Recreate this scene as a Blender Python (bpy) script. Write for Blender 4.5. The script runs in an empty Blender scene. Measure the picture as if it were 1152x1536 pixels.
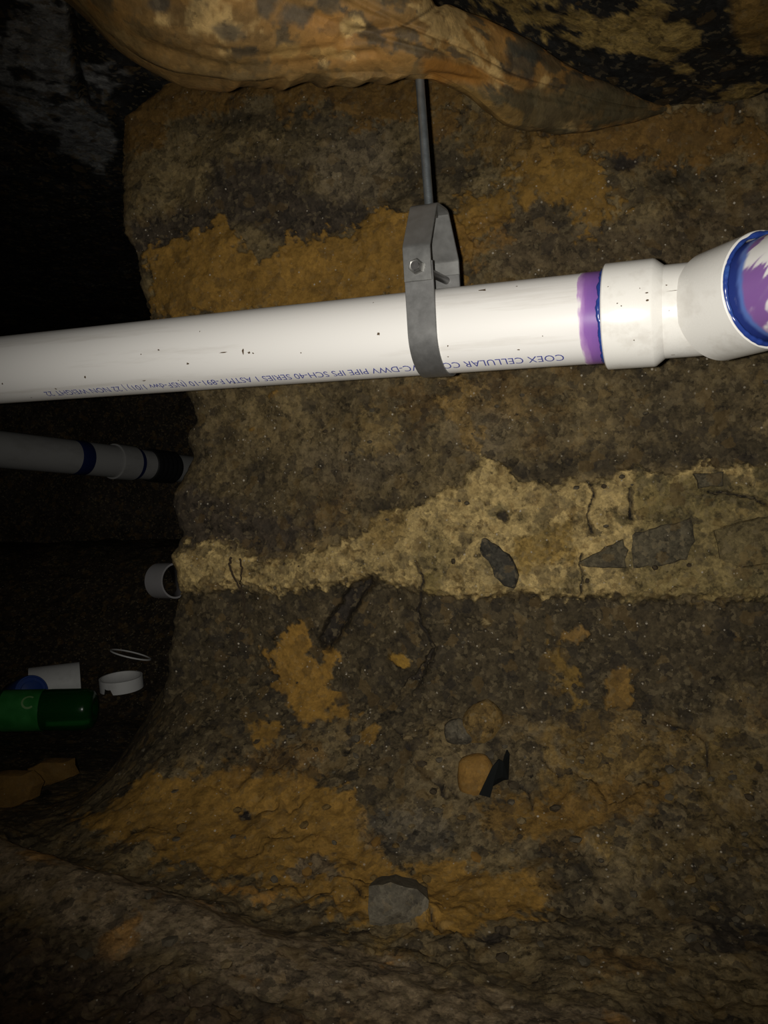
import bpy, bmesh, math, random
import numpy as np
from mathutils import Vector, Matrix

random.seed(7)
SC = bpy.context.scene
COL = SC.collection
W, H, F = 1152, 1536, 1230.0           # frame and focal length in pixels
CZ = 0.62                              # camera height above the lowest floor

# ------------------------------------------------------------------ camera, world, light, exposure
cam_d = bpy.data.cameras.new('camera')
cam_d.sensor_fit = 'VERTICAL'
cam_d.sensor_height = 36.0
cam_d.lens = 36.0 * F / H
cam_d.clip_start = 0.01
cam = bpy.data.objects.new('camera', cam_d)
COL.objects.link(cam)
cam.location = (0, 0, CZ)
cam.rotation_euler = (math.radians(90), 0, 0)
SC.camera = cam

world = bpy.data.worlds.new('world')
SC.world = world
world.use_nodes = True
world.node_tree.nodes['Background'].inputs[0].default_value = (0.6, 0.62, 0.65, 1)
world.node_tree.nodes['Background'].inputs[1].default_value = 0.0015

fl = bpy.data.lights.new('phone_flash', 'SPOT')        # the phone's own flash, beside its lens
fl.energy = 35.5
fl.color = (1.0, 0.97, 0.91)
fl.spot_size = math.radians(88)
fl.spot_blend = 1.0
fl.shadow_soft_size = 0.0035
flo = bpy.data.objects.new('phone_flash', fl)
COL.objects.link(flo)
flo.location = (-0.016, 0.0, CZ + 0.001)
flo.rotation_euler = (math.radians(90 + 2.5), 0, math.radians(-5.2))

vs = SC.view_settings
vs.view_transform = 'Standard'
vs.look = 'None'
vs.exposure = 0.0
vs.gamma = 1.0
vs.use_curve_mapping = False

# ------------------------------------------------------------------ helpers
def P(px, py, d):
    return Vector(((px - W / 2) / F * d, d, CZ + (H / 2 - py) / F * d))

def lin(r, g, b, k=1.0):
    o = []
    for v in (r, g, b):
        v /= 255.0
        o.append((v / 12.92 if v <= 0.04045 else ((v + 0.055) / 1.055) ** 2.4) * k)
    return np.array(o, dtype=np.float32)

def smooth(a, b, x):
    t = np.clip((x - a) / (b - a), 0, 1)
    return t * t * (3 - 2 * t)

_tabs = {}
def noise(x, y, seed=0):
    if seed not in _tabs:
        _tabs[seed] = np.random.RandomState(seed + 11).rand(256, 256).astype(np.float32)
    T = _tabs[seed]
    xi = np.floor(x).astype(np.int32); yi = np.floor(y).astype(np.int32)
    fx = (x - xi).astype(np.float32); fy = (y - yi).astype(np.float32)
    fx = fx * fx * (3 - 2 * fx); fy = fy * fy * (3 - 2 * fy)
    x0 = xi & 255; x1 = (xi + 1) & 255; y0 = yi & 255; y1 = (yi + 1) & 255
    a = T[x0, y0] * (1 - fx) + T[x1, y0] * fx
    b = T[x0, y1] * (1 - fx) + T[x1, y1] * fx
    return (a * (1 - fy) + b * fy) * 2 - 1

def fbm(x, y, seed=0, oct=5, gain=0.5):
    s = 0; a = 1.0; n = 0
    for i in range(oct):
        ca, sa = math.cos(i * 0.7), math.sin(i * 0.7)
        s = s + a * noise((x * ca - y * sa) * 2 ** i + 17.3 * i, (x * sa + y * ca) * 2 ** i + 5.1 * i, seed + i)
        n += a; a *= gain
    return s / n * 1.6

def lumps(x, y, seed=0):
    """cobbly relief: 0 in the joints, 1 on top of each clod"""
    xi = np.floor(x).astype(np.int32); yi = np.floor(y).astype(np.int32)
    if ('c', seed) not in _tabs:
        r = np.random.RandomState(seed + 91)
        _tabs[('c', seed)] = (r.rand(128, 128).astype(np.float32), r.rand(128, 128).astype(np.float32), r.rand(128, 128).astype(np.float32))
    A, B, C = _tabs[('c', seed)]
    best = np.full(x.shape, 9.0, np.float32); val = np.zeros(x.shape, np.float32)
    for i in (-1, 0, 1):
        for j in (-1, 0, 1):
            cx = (xi + i) & 127; cy = (yi + j) & 127
            d = np.hypot(xi + i + A[cx, cy] - x, yi + j + B[cx, cy] - y) / (0.45 + 0.75 * C[cx, cy])
            k = d < best
            best = np.where(k, d, best); val = np.where(k, C[cx, cy], val)
    return np.sqrt(np.clip(1 - best * best, 0, 1)), val

def sdf(poly, x, y):
    """signed distance to a polygon (pixels), positive inside"""
    n = len(poly)
    xs = [p[0] for p in poly]; ys = [p[1] for p in poly]
    out = np.full(x.shape, -60.0, np.float32)
    m = (x > min(xs) - 60) & (x < max(xs) + 60) & (y > min(ys) - 60) & (y < max(ys) + 60)
    if not m.any():
        return out
    px = x[m]; py = y[m]
    d = np.full(px.shape, 1e9, np.float32); ins = np.zeros(px.shape, bool)
    for i in range(n):
        ax, ay = poly[i]; bx, by = poly[(i + 1) % n]
        ex, ey = bx - ax, by - ay
        t = np.clip(((px - ax) * ex + (py - ay) * ey) / (ex * ex + ey * ey + 1e-9), 0, 1)
        d = np.minimum(d, np.hypot(px - ax - t * ex, py - ay - t * ey))
        if ay != by:
            c = ((ay > py) != (by > py)) & (px < (bx - ax) * (py - ay) / (by - ay) + ax)
            ins ^= c
    out[m] = np.where(ins, d, -d)
    return out

def linedist(pts, x, y):
    d = np.full(x.shape, 1e3, np.float32)
    xs = [p[0] for p in pts]; ys = [p[1] for p in pts]
    m = (x > min(xs) - 25) & (x < max(xs) + 25) & (y > min(ys) - 25) & (y < max(ys) + 25)
    if not m.any():
        return d
    px = x[m]; py = y[m]; dd = np.full(px.shape, 1e3, np.float32)
    for (ax, ay), (bx, by) in zip(pts[:-1], pts[1:]):
        ex, ey = bx - ax, by - ay
        t = np.clip(((px - ax) * ex + (py - ay) * ey) / (ex * ex + ey * ey + 1e-9), 0, 1)
        dd = np.minimum(dd, np.hypot(px - ax - t * ex, py - ay - t * ey))
    d[m] = dd
    return d

def ell(cx, cy, rx, ry, a=0, n=16):
    ca, sa = math.cos(math.radians(a)), math.sin(math.radians(a))
    return [(cx + rx * math.cos(t) * ca - ry * math.sin(t) * sa, cy + rx * math.cos(t) * sa + ry * math.sin(t) * ca)
            for t in [2 * math.pi * i / n for i in range(n)]]

def tag(o, label=None, cat=None, group=None, kind=None):
    if label: o['label'] = label
    if cat: o['category'] = cat
    if group: o['group'] = group
    if kind: o['kind'] = kind
    return o

def link(name, me, mat=None, parent=None):
    o = bpy.data.objects.new(name, me)
    COL.objects.link(o)
    if mat and not me.materials: me.materials.append(mat)
    if parent is not None: o.parent = parent
    return o

def empty(name, loc=(0, 0, 0)):
    o = bpy.data.objects.new(name, None)
    COL.objects.link(o)
    o.location = loc
    o.empty_display_size = 0.05
    return o

def grid_mesh(name, V, C=None, wrap=False):
    """V: (rows, cols, 3) array -> smooth mesh; C: per-vertex colours; wrap joins the last column to the first"""
    r, c = V.shape[:2]
    me = bpy.data.meshes.new(name)
    idx = np.arange(r * c).reshape(r, c)
    if wrap: idx = np.concatenate([idx, idx[:, :1]], 1)
    q = np.stack([idx[:-1, :-1], idx[:-1, 1:], idx[1:, 1:], idx[1:, :-1]], -1).reshape(-1, 4)
    me.vertices.add(r * c); me.vertices.foreach_set('co', V.astype(np.float32).ravel())
    me.loops.add(q.size); me.loops.foreach_set('vertex_index', q.astype(np.int32).ravel())
    me.polygons.add(len(q)); me.polygons.foreach_set('loop_start', np.arange(0, q.size, 4, dtype=np.int32))
    me.polygons.foreach_set('use_smooth', np.ones(len(q), bool))
    me.update(calc_edges=True)
    if C is not None:
        a = me.color_attributes.new('Col', 'FLOAT_COLOR', 'POINT')
        a.data.foreach_set('color', np.concatenate([C.reshape(-1, 3), np.ones((r * c, 1))], 1).astype(np.float32).ravel())
    return me

def from_bm(name, bm, mat, parent=None, smooth_=True, angle=40):
    bmesh.ops.recalc_face_normals(bm, faces=bm.faces)
    me = bpy.data.meshes.new(name)
    bm.to_mesh(me); bm.free()
    if smooth_:
        me.polygons.foreach_set('use_smooth', np.ones(len(me.polygons), bool))
        me.set_sharp_from_angle(angle=math.radians(angle))
    return link(name, me, mat, parent)

# ------------------------------------------------------------------ materials
def nodes(name):
    m = bpy.data.materials.new(name); m.use_nodes = True
    nt = m.node_tree
    return m, nt, nt.nodes['Principled BSDF']

def N(nt, t, **k):
    n = nt.nodes.new(t)
    for a, b in k.items(): setattr(n, a, b)
    return n

def earth(name, color=None, var=0.5, specks=0.16, bump=0.35, rough=0.85, scale=1.0, spec=0.25):
    """soil, clay, mortar and stone: colour (attribute or constant) varied by grain, with mineral specks"""
    m, nt, b = nodes(name)
    L = nt.links.new
    tc = N(nt, 'ShaderNodeTexCoord')
    if color is None:
        a = N(nt, 'ShaderNodeAttribute', attribute_name='Col'); cs = a.outputs['Color']
    else:
        a = N(nt, 'ShaderNodeRGB'); a.outputs[0].default_value = (*color, 1); cs = a.outputs[0]
    def math_(op, x_, y_=None):
        q = N(nt, 'ShaderNodeMath', operation=op)
        for i_, v_ in enumerate((x_, y_)):
            if v_ is None: continue
            if isinstance(v_, (int, float)): q.inputs[i_].default_value = v_
            else: L(v_, q.inputs[i_])
        return q.outputs[0]
    def remap(v_, a_, b_, c_, d_):
        q = N(nt, 'ShaderNodeMapRange')
        for i_, w_ in enumerate((a_, b_, c_, d_)): q.inputs[i_ + 1].default_value = w_
        L(v_, q.inputs[0]); return q.outputs[0]
    def noise_(sc_, det, ro_=.6):
        q = N(nt, 'ShaderNodeTexNoise'); q.inputs['Scale'].default_value = sc_ * scale; q.inputs['Detail'].default_value = det; q.inputs['Roughness'].default_value = ro_
        L(tc.outputs['Object'], q.inputs['Vector']); return q
    n1 = noise_(55, 8, .75); n2 = noise_(260, 4); n0 = noise_(14, 5)
    # ragged grains: cells whose borders are bent by noise
    wv = N(nt, 'ShaderNodeVectorMath', operation='MULTIPLY_ADD'); L(n1.outputs['Color'], wv.inputs[0]); wv.inputs[1].default_value = (.022 / scale,) * 3; L(tc.outputs['Object'], wv.inputs[2])
    def cells(sc_):
        q = N(nt, 'ShaderNodeTexVoronoi'); q.inputs['Scale'].default_value = sc_ * scale; L(wv.outputs[0], q.inputs['Vector'])
        w_ = N(nt, 'ShaderNodeSeparateColor'); L(q.outputs['Color'], w_.inputs[0]); return w_
    c1 = cells(60); c2 = cells(170)
    hs = N(nt, 'ShaderNodeSeparateColor', mode='HSV'); L(cs, hs.inputs[0])
    grit = remap(hs.outputs[1], .80, .93, 1.0, .3) # smooth clay has little grit
    m1 = remap(n1.outputs[0], .3, .7, -var, var); m2 = remap(n2.outputs[0], .3, .7, -var * .7, var * .7)
    m3 = remap(c1.outputs[0], 0, 1, -var * .55, var * .55); m4 = remap(c2.outputs[0], 0, 1, -var * .7, var * .7)
    tot = math_('ADD', math_('ADD', m1, m2), math_('ADD', m3, m4))
    gain = math_('MAXIMUM', math_('ADD', math_('MULTIPLY', tot, grit), 1.0), .22)
    vm = N(nt, 'ShaderNodeVectorMath', operation='SCALE'); L(cs, vm.inputs[0]); L(gain, vm.inputs['Scale'])
    def tint(src, fac, col):
        q = N(nt, 'ShaderNodeMix', data_type='RGBA'); L(fac, q.inputs['Factor']); L(src, q.inputs['A']); q.inputs['B'].default_value = (*col, 1); return q.outputs['Result']
    kk_ = var / .5
    src = tint(vm.outputs[0], math_('MULTIPLY', math_('MULTIPLY', math_('GREATER_THAN', c2.outputs[1], .87), grit), .42 * kk_), (.19, .145, .075))
    src = tint(src, math_('MULTIPLY', math_('MULTIPLY', math_('LESS_THAN', c1.outputs[1], .16), grit), .5 * kk_), (.022, .018, .014))
    src = tint(src, math_('MULTIPLY', math_('MULTIPLY', math_('GREATER_THAN', c1.outputs[2], .9), grit), .3 * kk_), (.16, .095, .025))
    # specks of pale grit: tiny cells, only a few of them, in drifts
    vo = N(nt, 'ShaderNodeTexVoronoi'); vo.inputs['Scale'].default_value = 230 * scale; L(tc.outputs['Object'], vo.inputs['Vector'])
    sp = N(nt, 'ShaderNodeSeparateColor'); L(vo.outputs['Color'], sp.inputs[0])
    thr = remap(n0.outputs[0], .35, .7, 1.0, 1 - specks * 2.2)
    mk = math_('MULTIPLY', math_('GREATER_THAN', sp.outputs[0], thr), math_('LESS_THAN', vo.outputs['Distance'], math_('MULTIPLY', sp.outputs[1], .42)))
    mk2 = math_('MULTIPLY', mk, math_('MULTIPLY', sp.outputs[2], sp.outputs[2]))
    mx = N(nt, 'ShaderNodeMix', data_type='RGBA'); L(mk2, mx.inputs['Factor']); L(src, mx.inputs['A']); mx.inputs['B'].default_value = (0.40, 0.35, 0.27, 1)
    L(mx.outputs['Result'], b.inputs['Base Color'])
    b.inputs['Roughness'].default_value = rough
    b.inputs['Specular IOR Level'].default_value = spec
    ad = N(nt, 'ShaderNodeMath', operation='ADD'); L(n1.outputs[0], ad.inputs[0]); L(n2.outputs[0], ad.inputs[1])
    bp = N(nt, 'ShaderNodeBump'); bp.inputs['Strength'].default_value = bump; bp.inputs['Distance'].default_value = 0.004
    L(ad.outputs[0], bp.inputs['Height']); L(bp.outputs[0], b.inputs['Normal'])
    return m

def plastic(name, color, rough=0.35, dirt=0.0, spec=0.5, dirtcol=(0.35, 0.30, 0.24), stretch=(2, 30, 30)):
    m, nt, b = nodes(name)
    L = nt.links.new
    tc = N(nt, 'ShaderNodeTexCoord')
    mp = N(nt, 'ShaderNodeMapping'); mp.inputs['Scale'].default_value = stretch; L(tc.outputs['Object'], mp.inputs[0])
    n1 = N(nt, 'ShaderNodeTexNoise'); n1.inputs['Scale'].default_value = 1.0; n1.inputs['Detail'].default_value = 7; n1.inputs['Roughness'].default_value = 0.7
    L(mp.outputs[0], n1.inputs['Vector'])
    mr = N(nt, 'ShaderNodeMapRange'); mr.inputs[1].default_value = 0.52; mr.inputs[2].default_value = 0.8; mr.inputs[4].default_value = dirt
    L(n1.outputs[0], mr.inputs[0])
    mx = N(nt, 'ShaderNodeMix', data_type='RGBA'); L(mr.outputs[0], mx.inputs['Factor'])
    mx.inputs['A'].default_value = (*color, 1); mx.inputs['B'].default_value = (*dirtcol, 1)
    L(mx.outputs['Result'], b.inputs['Base Color'])
    r2 = N(nt, 'ShaderNodeMapRange'); r2.inputs[3].default_value = rough - 0.05; r2.inputs[4].default_value = rough + 0.12
    L(n1.outputs[0], r2.inputs[0]); L(r2.outputs[0], b.inputs['Roughness'])
    b.inputs['Specular IOR Level'].default_value = spec
    return m

def metal(name, color, rough=0.45, metallic=0.75):
    m, nt, b = nodes(name)
    L = nt.links.new
    tc = N(nt, 'ShaderNodeTexCoord')
    n1 = N(nt, 'ShaderNodeTexNoise'); n1.inputs['Scale'].default_value = 90; n1.inputs['Detail'].default_value = 8; n1.inputs['Roughness'].default_value = 0.7
    L(tc.outputs['Object'], n1.inputs['Vector'])
    mr = N(nt, 'ShaderNodeMapRange'); mr.inputs[1].default_value = 0.3; mr.inputs[2].default_value = 0.7; mr.inputs[3].default_value = 0.86; mr.inputs[4].default_value = 1.1
    L(n1.outputs[0], mr.inputs[0])
    c = N(nt, 'ShaderNodeRGB'); c.outputs[0].default_value = (*color, 1)
    vm = N(nt, 'ShaderNodeVectorMath', operation='SCALE'); L(c.outputs[0], vm.inputs[0]); L(mr.outputs[0], vm.inputs['Scale'])
    L(vm.outputs[0], b.inputs['Base Color'])
    b.inputs['Metallic'].default_value = metallic
    r2 = N(nt, 'ShaderNodeMapRange'); r2.inputs[3].default_value = rough - 0.1; r2.inputs[4].default_value = rough + 0.15
    L(n1.outputs[0], r2.inputs[0]); L(r2.outputs[0], b.inputs['Roughness'])
    return m

M_soil = earth('soil', None, var=0.42, specks=0.10)
M_floor = earth('floor_soil', None, var=0.48, specks=0.12)
M_ceil = earth('ceiling_skin', None, var=0.4, specks=0.01, bump=0.35, rough=0.7)
M_lump = earth('mud_skin', None, var=0.22, specks=0.0, bump=0.25, rough=0.65, scale=0.6)
M_far = earth('far_soil', None, var=0.5, specks=0.05)

# ------------------------------------------------------------------ albedos (soil colours; BLACKISH also paints shade into cracks and gouges)
K = 1.56
BROWN = lin(72, 61, 40, K); UMBER = lin(48, 41, 28, K); OLIVE = lin(94, 80, 52, K); GREYTAN = lin(88, 77, 58, K)
ORANGE = lin(108, 81, 34, K); RUST = lin(82, 60, 26, K); MORTAR = lin(127, 109, 70, K); DRYOLIVE = lin(100, 86, 50, K)
PURPLE = lin(48, 41, 32, K); BLACKISH = lin(34, 29, 24, K); GREY = lin(66, 62, 54, K); YELLOW = lin(112, 86, 34, K)

def mixc(C, col, m):
    return C + (col - C) * m[..., None]

# ------------------------------------------------------------------ the dug wall ahead
def wallY(X):
    return 1.31 - 0.29 * X

EDGE = [(60, 262), (110, 252), (125, 238), (145, 205), (160, 188), (200, 184), (260, 183), (300, 187), (340, 192), (380, 205), (430, 214),
        (480, 224), (560, 264), (600, 281), (626, 291), (640, 280), (652, 275), (690, 277), (715, 268), (740, 250), (770, 252), (800, 263), (822, 258),
        (835, 256), (860, 262), (892, 267), (930, 256), (1000, 250), (1060, 240), (1100, 225), (1150, 190), (1200, 150), (1300, 90), (1500, 40)]

W_ORANGE = [
    ([(215, 395), (270, 348), (330, 352), (400, 375), (450, 368), (520, 360), (560, 335), (605, 318), (660, 330), (700, 360), (690, 440), (500, 470), (240, 490), (220, 455)], ORANGE, 10, 1.0),
    ([(170, 165), (245, 105), (640, 100), (700, 130), (690, 200), (600, 175), (500, 158), (400, 162), (300, 168), (240, 212), (180, 235)], RUST, 14, .9),
    ([(690, 310), (740, 275), (790, 225), (860, 215), (890, 270), (945, 325), (900, 345), (860, 340), (830, 300), (770, 310), (745, 345), (720, 380), (680, 370)], lin(100, 75, 31, K), 12, .95),
    ([(780, 198), (940, 183), (1010, 158), (1060, 160), (1145, 205), (1160, 240), (1040, 232), (1000, 240), (920, 238), (860, 236)], RUST, 10, .95),
    ([(690, 150), (790, 190), (800, 240), (740, 260), (700, 230)], lin(84, 64, 30, K), 14, .8),
    ([(398, 985), (425, 960), (448, 935), (466, 942), (462, 985), (478, 990), (492, 972), (512, 984), (500, 1015), (500, 1058), (532, 1074), (480, 1088), (440, 1062), (418, 1030)], ORANGE, 7, 1),
    ([(372, 1080), (422, 1077), (416, 1108), (388, 1122)], lin(100, 75, 31, K), 6, 1),
    ([(535, 1090), (560, 1092), (558, 1118), (540, 1112)], lin(98, 74, 32, K), 4, 1),
    (ell(598, 990, 16, 6, 15), YELLOW, 3, 1),
    (ell(377, 644, 7, 6), ORANGE, 2, 1), (ell(410, 592, 12, 5, -30), ORANGE, 2, .8), (ell(470, 590, 12, 10), OLIVE, 4, .8),
    (ell(560, 645, 30, 22), lin(96, 80, 48, K), 12, .6),
    ([(668, 570), (705, 560), (700, 610), (720, 655), (690, 660), (672, 620)], lin(98, 78, 42, K), 9, .7),
    ([(815, 950), (840, 960), (860, 1010), (880, 1060), (860, 1075), (840, 1030), (825, 990)], lin(88, 68, 28, K), 8, .85),
    (ell(925, 1040, 16, 26, 25), lin(90, 68, 30, K), 8, .9), (ell(855, 955, 16, 10), lin(92, 70, 34, K), 5, .8),
    (ell(730, 930, 16, 8), lin(118, 104, 72, K), 6, .8),
    (ell(720, 372, 40, 20, -30), lin(96, 70, 31, K), 14, .6),
]
W_DARK = [
    (ell(265, 265, 60, 55), OLIVE, 22, .6), (ell(530, 245, 65, 65), GREYTAN, 24, .75), (ell(585, 375, 60, 14, -12), lin(112, 92, 58, K), 10, .6), (ell(730, 320, 14, 34, 20), lin(104, 88, 56, K), 8, .6),
    (ell(420, 205, 60, 22), OLIVE, 16, .5), (ell(260, 640, 40, 60), UMBER, 22, .5), (ell(1000, 620, 90, 40), UMBER, 26, .5), (ell(900, 600, 60, 26), OLIVE, 20, .4),
    ([(190, 335), (250, 318), (320, 300), (325, 250), (400, 238), (455, 258), (468, 300), (540, 308), (556, 330), (500, 350), (450, 366), (400, 362), (370, 342), (320, 350), (260, 385), (205, 385)], PURPLE, 12, .95),
    ([(300, 175), (420, 165), (520, 180), (520, 200), (420, 195), (330, 205)], UMBER, 12, .7),
    ([(590, 235), (670, 222), (715, 205), (745, 250), (690, 285), (620, 302), (588, 290)], UMBER, 12, .9),
    ([(740, 335), (780, 305), (840, 305), (860, 345), (960, 330), (1060, 310), (1160, 290), (1160, 420), (1000, 400), (740, 420)], lin(62, 52, 36, K), 14, .9),
    (ell(935, 252, 22, 13, -15), BLACKISH, 4, .95), (ell(1010, 275, 40, 20), UMBER, 12, .7), (ell(1100, 250, 30, 12), UMBER, 8, .6),
    (ell(840, 330, 20, 30), UMBER, 8, .7),
    ([(240, 750), (290, 732), (400, 768), (460, 788), (500, 788), (420, 838), (390, 838), (345, 814), (250, 825)], PURPLE, 12, .95),
    ([(760, 690), (850, 682), (960, 672), (1160, 640), (1160, 702), (960, 708), (900, 716), (790, 730), (755, 708)], UMBER, 12, .95),
    (ell(620, 700, 70, 26), UMBER, 20, .5), (ell(430, 720, 80, 40), UMBER, 22, .45), (ell(520, 690, 90, 40), GREYTAN, 24, .4),
    (ell(720, 650, 60, 35), GREYTAN, 18, .6),
]
BAND = [(240, 832), (275, 824), (340, 815), (390, 840), (402, 852), (420, 842), (500, 812), (570, 782), (620, 762), (690, 722), (730, 695), (762, 716), (790, 731),
        (850, 722), (900, 716), (950, 706), (1000, 706), (1060, 700), (1170, 698), (1170, 902), (1100, 890), (1000, 890), (960, 900), (900, 886), (830, 890),
        (780, 881), (720, 896), (640, 886), (600, 878), (560, 862), (500, 872), (440, 884), (400, 884), (330, 878), (265, 892), (240, 890)]
LOWER = [(200, 890), (400, 884), (560, 868), (640, 886), (960, 900), (1180, 900), (1180, 1010), (1000, 1070), (850, 1085), (760, 1085), (620, 1090), (540, 1075),
         (430, 1110), (350, 1115), (240, 1140), (180, 1150)]
B_SMEAR = [([(770, 812), (850, 785), (852, 838), (800, 850), (765, 856)], lin(104, 84, 42, K), 6, .9),
           ([(930, 730), (1020, 715), (1100, 730), (1080, 780), (950, 790)], lin(88, 76, 44, K), 14, .9),
           ([(1000, 730), (1170, 720), (1170, 900), (940, 895), (950, 780)], lin(84, 73, 44, K), 16, .8),
           ([(1075, 770), (1170, 790), (1170, 850), (1090, 850)], lin(70, 60, 38, K), 10, .85),
           (ell(650, 835, 30, 40), lin(92, 80, 50, K), 12, .7), (ell(575, 800, 40, 22, -25), lin(100, 82, 46, K), 10, .8),
           ([(620, 850), (660, 850), (655, 890), (630, 890)], lin(84, 72, 40, K), 6, .8),
           (ell(740, 770, 14, 10), lin(74, 66, 44, K), 6, .8), (ell(795, 745, 10, 8), OLIVE, 4, .8),
           (ell(730, 850, 20, 30), lin(98, 86, 58, K), 10, .6)]
GOUGE = [([(475, 960), (500, 920), (530, 875), (560, 862), (565, 872), (540, 905), (520, 940), (495, 975), (480, 975)], 0.035, 6),
         ([(592, 1062), (612, 1020), (640, 985), (655, 970), (640, 1010), (612, 1050)], 0.025, 4),
         ([(282, 1050), (320, 1040), (350, 1025), (350, 1035), (315, 1056), (284, 1060)], 0.025, 4),
         (ell(695, 1070, 9, 6), 0.02, 3), (ell(750, 775, 10, 7), 0.008, 3)]
CRACKS = [[(878, 725), (886, 745), (879, 770), (888, 800)], [(868, 830), (866, 890)], [(1060, 735), (1120, 745), (1152, 760)],
          [(938, 735), (944, 780)], [(625, 840), (632, 860), (628, 920), (648, 965)],
          [(590, 1085), (612, 1108), (618, 1140), (640, 1165), (660, 1172), (670, 1195)],
          [(770, 1175), (795, 1190), (800, 1215)], [(812, 1140), (845, 1162)], [(1035, 1095), (1060, 1110), (1066, 1160)],
          [(985, 1080), (1020, 1092)], [(520, 1080), (527, 1105), (522, 1125)], [(648, 1172), (672, 1180), (686, 1198)],
          [(625, 1372), (645, 1382), (668, 1408)], [(530, 1335), (545, 1360)]]

def paint_wall(x, y, C, R):
    """soil colours C (crack and gouge shade painted in) and relief R (towards the camera, metres) for wall points seen at x, y when standing square to it"""
    n1 = fbm(x / 55, y / 55, 3, 6, .55); n2 = fbm(x / 14, y / 14, 9, 5, .6); n3 = fbm(x / 160, y / 120, 15, 4)
    C[...] = BROWN
    C[...] = mixc(C, UMBER, smooth(.0, .5, n1 + .3 * n2) * .7)
    C[...] = mixc(C, OLIVE, smooth(.1, .7, -n1 + .35 * n2 + .2 * n3) * .65)
    C[...] = mixc(C, RUST, smooth(.35, .7, n3 + .5 * n2) * .35)
    rag = 11 * n2 + 13 * n1 + 5 * fbm(x / 5, y / 5, 19, 2)
    for poly, col, w, k in W_DARK:
        m = smooth(-w, w, sdf(poly, x, y) + rag * (1 if w > 6 else .4)) * k
        C[...] = mixc(C, col, m); R -= .004 * m
    for poly, col, w, k in W_ORANGE:
        m = smooth(-w * .35, w * .35, sdf(poly, x, y) + rag * min(1.9, w / 6)) * k
        cc = col[None] * (1 + .16 * n1[..., None])
        C[...] = mixc(C, cc, m); R += .005 * m
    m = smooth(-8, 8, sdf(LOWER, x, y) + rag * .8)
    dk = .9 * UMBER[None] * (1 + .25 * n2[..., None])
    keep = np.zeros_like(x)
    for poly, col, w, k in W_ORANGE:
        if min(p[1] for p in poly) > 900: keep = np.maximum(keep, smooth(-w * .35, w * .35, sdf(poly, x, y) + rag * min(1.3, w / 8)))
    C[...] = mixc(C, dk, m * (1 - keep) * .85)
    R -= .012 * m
    m = smooth(-2.5, 2.5, sdf(BAND, x, y) + rag * .85 + 2)
    pit = smooth(.38, .62, fbm(x / 9, y / 9, 31, 3))
    mc = MORTAR[None] * (1 + .14 * n2[..., None] + .10 * n1[..., None])
    C[...] = mixc(C, mc, m); R += .012 * m
    C[...] = mixc(C, lin(84, 68, 40, K), m * pit * .55)
    for poly, col, w, k in B_SMEAR:
        C[...] = mixc(C, col, m * k * smooth(-w, w, sdf(poly, x, y) + rag * .8))
    gb = fbm(x / 30, y / 30, 41, 5, .6)
    C[...] = mixc(C, lin(68, 60, 38, K), m * smooth(.1, .4, gb) * smooth(600, 1000, x) * .85)
    R -= .003 * m * pit
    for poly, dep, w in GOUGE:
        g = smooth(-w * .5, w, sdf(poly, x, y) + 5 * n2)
        R -= dep * g; C[...] = mixc(C, BLACKISH, g * .9)  # dent, with the shade of the hollow painted into its colour
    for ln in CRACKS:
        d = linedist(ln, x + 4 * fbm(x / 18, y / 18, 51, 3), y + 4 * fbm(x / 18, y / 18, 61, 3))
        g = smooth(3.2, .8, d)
        R -= .008 * g; C[...] = mixc(C, BLACKISH * .6, g)  # shallow groove; the dark inside is shade painted into the colour

zs = np.arange(0.80, -0.62, -0.0021)
NC = 640
yy_edge = H / 2 - zs / 1.40 * F
xe = np.interp(yy_edge, [e[0] for e in EDGE], [e[1] for e in EDGE]) + 5 * fbm(yy_edge / 26, yy_edge * 0 + 3.3, 71, 5, .6)
tE = (xe - W / 2) / F                       # X = tE * Y and Y = 1.31 - .29 X
Xe = tE * 1.31 / (1 + .29 * tE)
u = np.linspace(0, 1, NC)[None, :]
X = Xe[:, None] + (1.02 - Xe[:, None]) * u
Z = np.repeat(zs[:, None], NC, 1)
Yb = wallY(X)
px = W / 2 + X / Yb * F; py = H / 2 - Z / Yb * F
C = np.zeros(X.shape + (3,), np.float32); R = np.zeros(X.shape, np.float32)
paint_wall(px.astype(np.float32), py.astype(np.float32), C, R)
sx, sz = X / .957, Z
R += .022 * fbm(sx / .26, sz / .26, 81, 3) + .005 * fbm(sx / .06, sz / .06, 85, 4) + .0012 * fbm(sx / .012, sz / .012, 89, 3)
lm, lv = lumps(sx / .035, sz / .028, 5)
R += .003 * lm * smooth(.2, .7, lv) * smooth(-.1, .5, fbm(sx / .1, sz / .1, 95, 3))
edge_d = X - Xe[:, None]
Y = Yb - R + .018 * np.exp(-edge_d / .012)
# the corner turns away into the side tunnel
NR = 46
k = np.linspace(1, 0, NR, endpoint=False)[None, :] ** 1.6
Yr = Y[:, :1] + k * (3.6 - Y[:, :1])
Zr = np.repeat(zs[:, None], NR, 1)
Xr = X[:, :1] + .05 * k * (1 + fbm(Yr / .3, Zr / .3, 97, 4)) + .01 * np.minimum(1, k * 30)
Cr = np.repeat((UMBER[None, None] * (1 + .3 * fbm(Yr / .1, Zr / .1, 99, 4)[..., None])), 1, 0)
V = np.stack([np.concatenate([Xr, X], 1), np.concatenate([Yr, Y], 1), np.concatenate([Zr, Z], 1) + CZ], -1)
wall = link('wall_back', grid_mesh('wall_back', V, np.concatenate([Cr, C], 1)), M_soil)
tag(wall, 'dug earth wall with orange clay patches and a pale mortar band', kind='structure')

# ------------------------------------------------------------------ floor
RD = np.array([.67, -.311]); RD = RD / np.linalg.norm(RD)
RP = np.array([-.51, 1.086])

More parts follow.
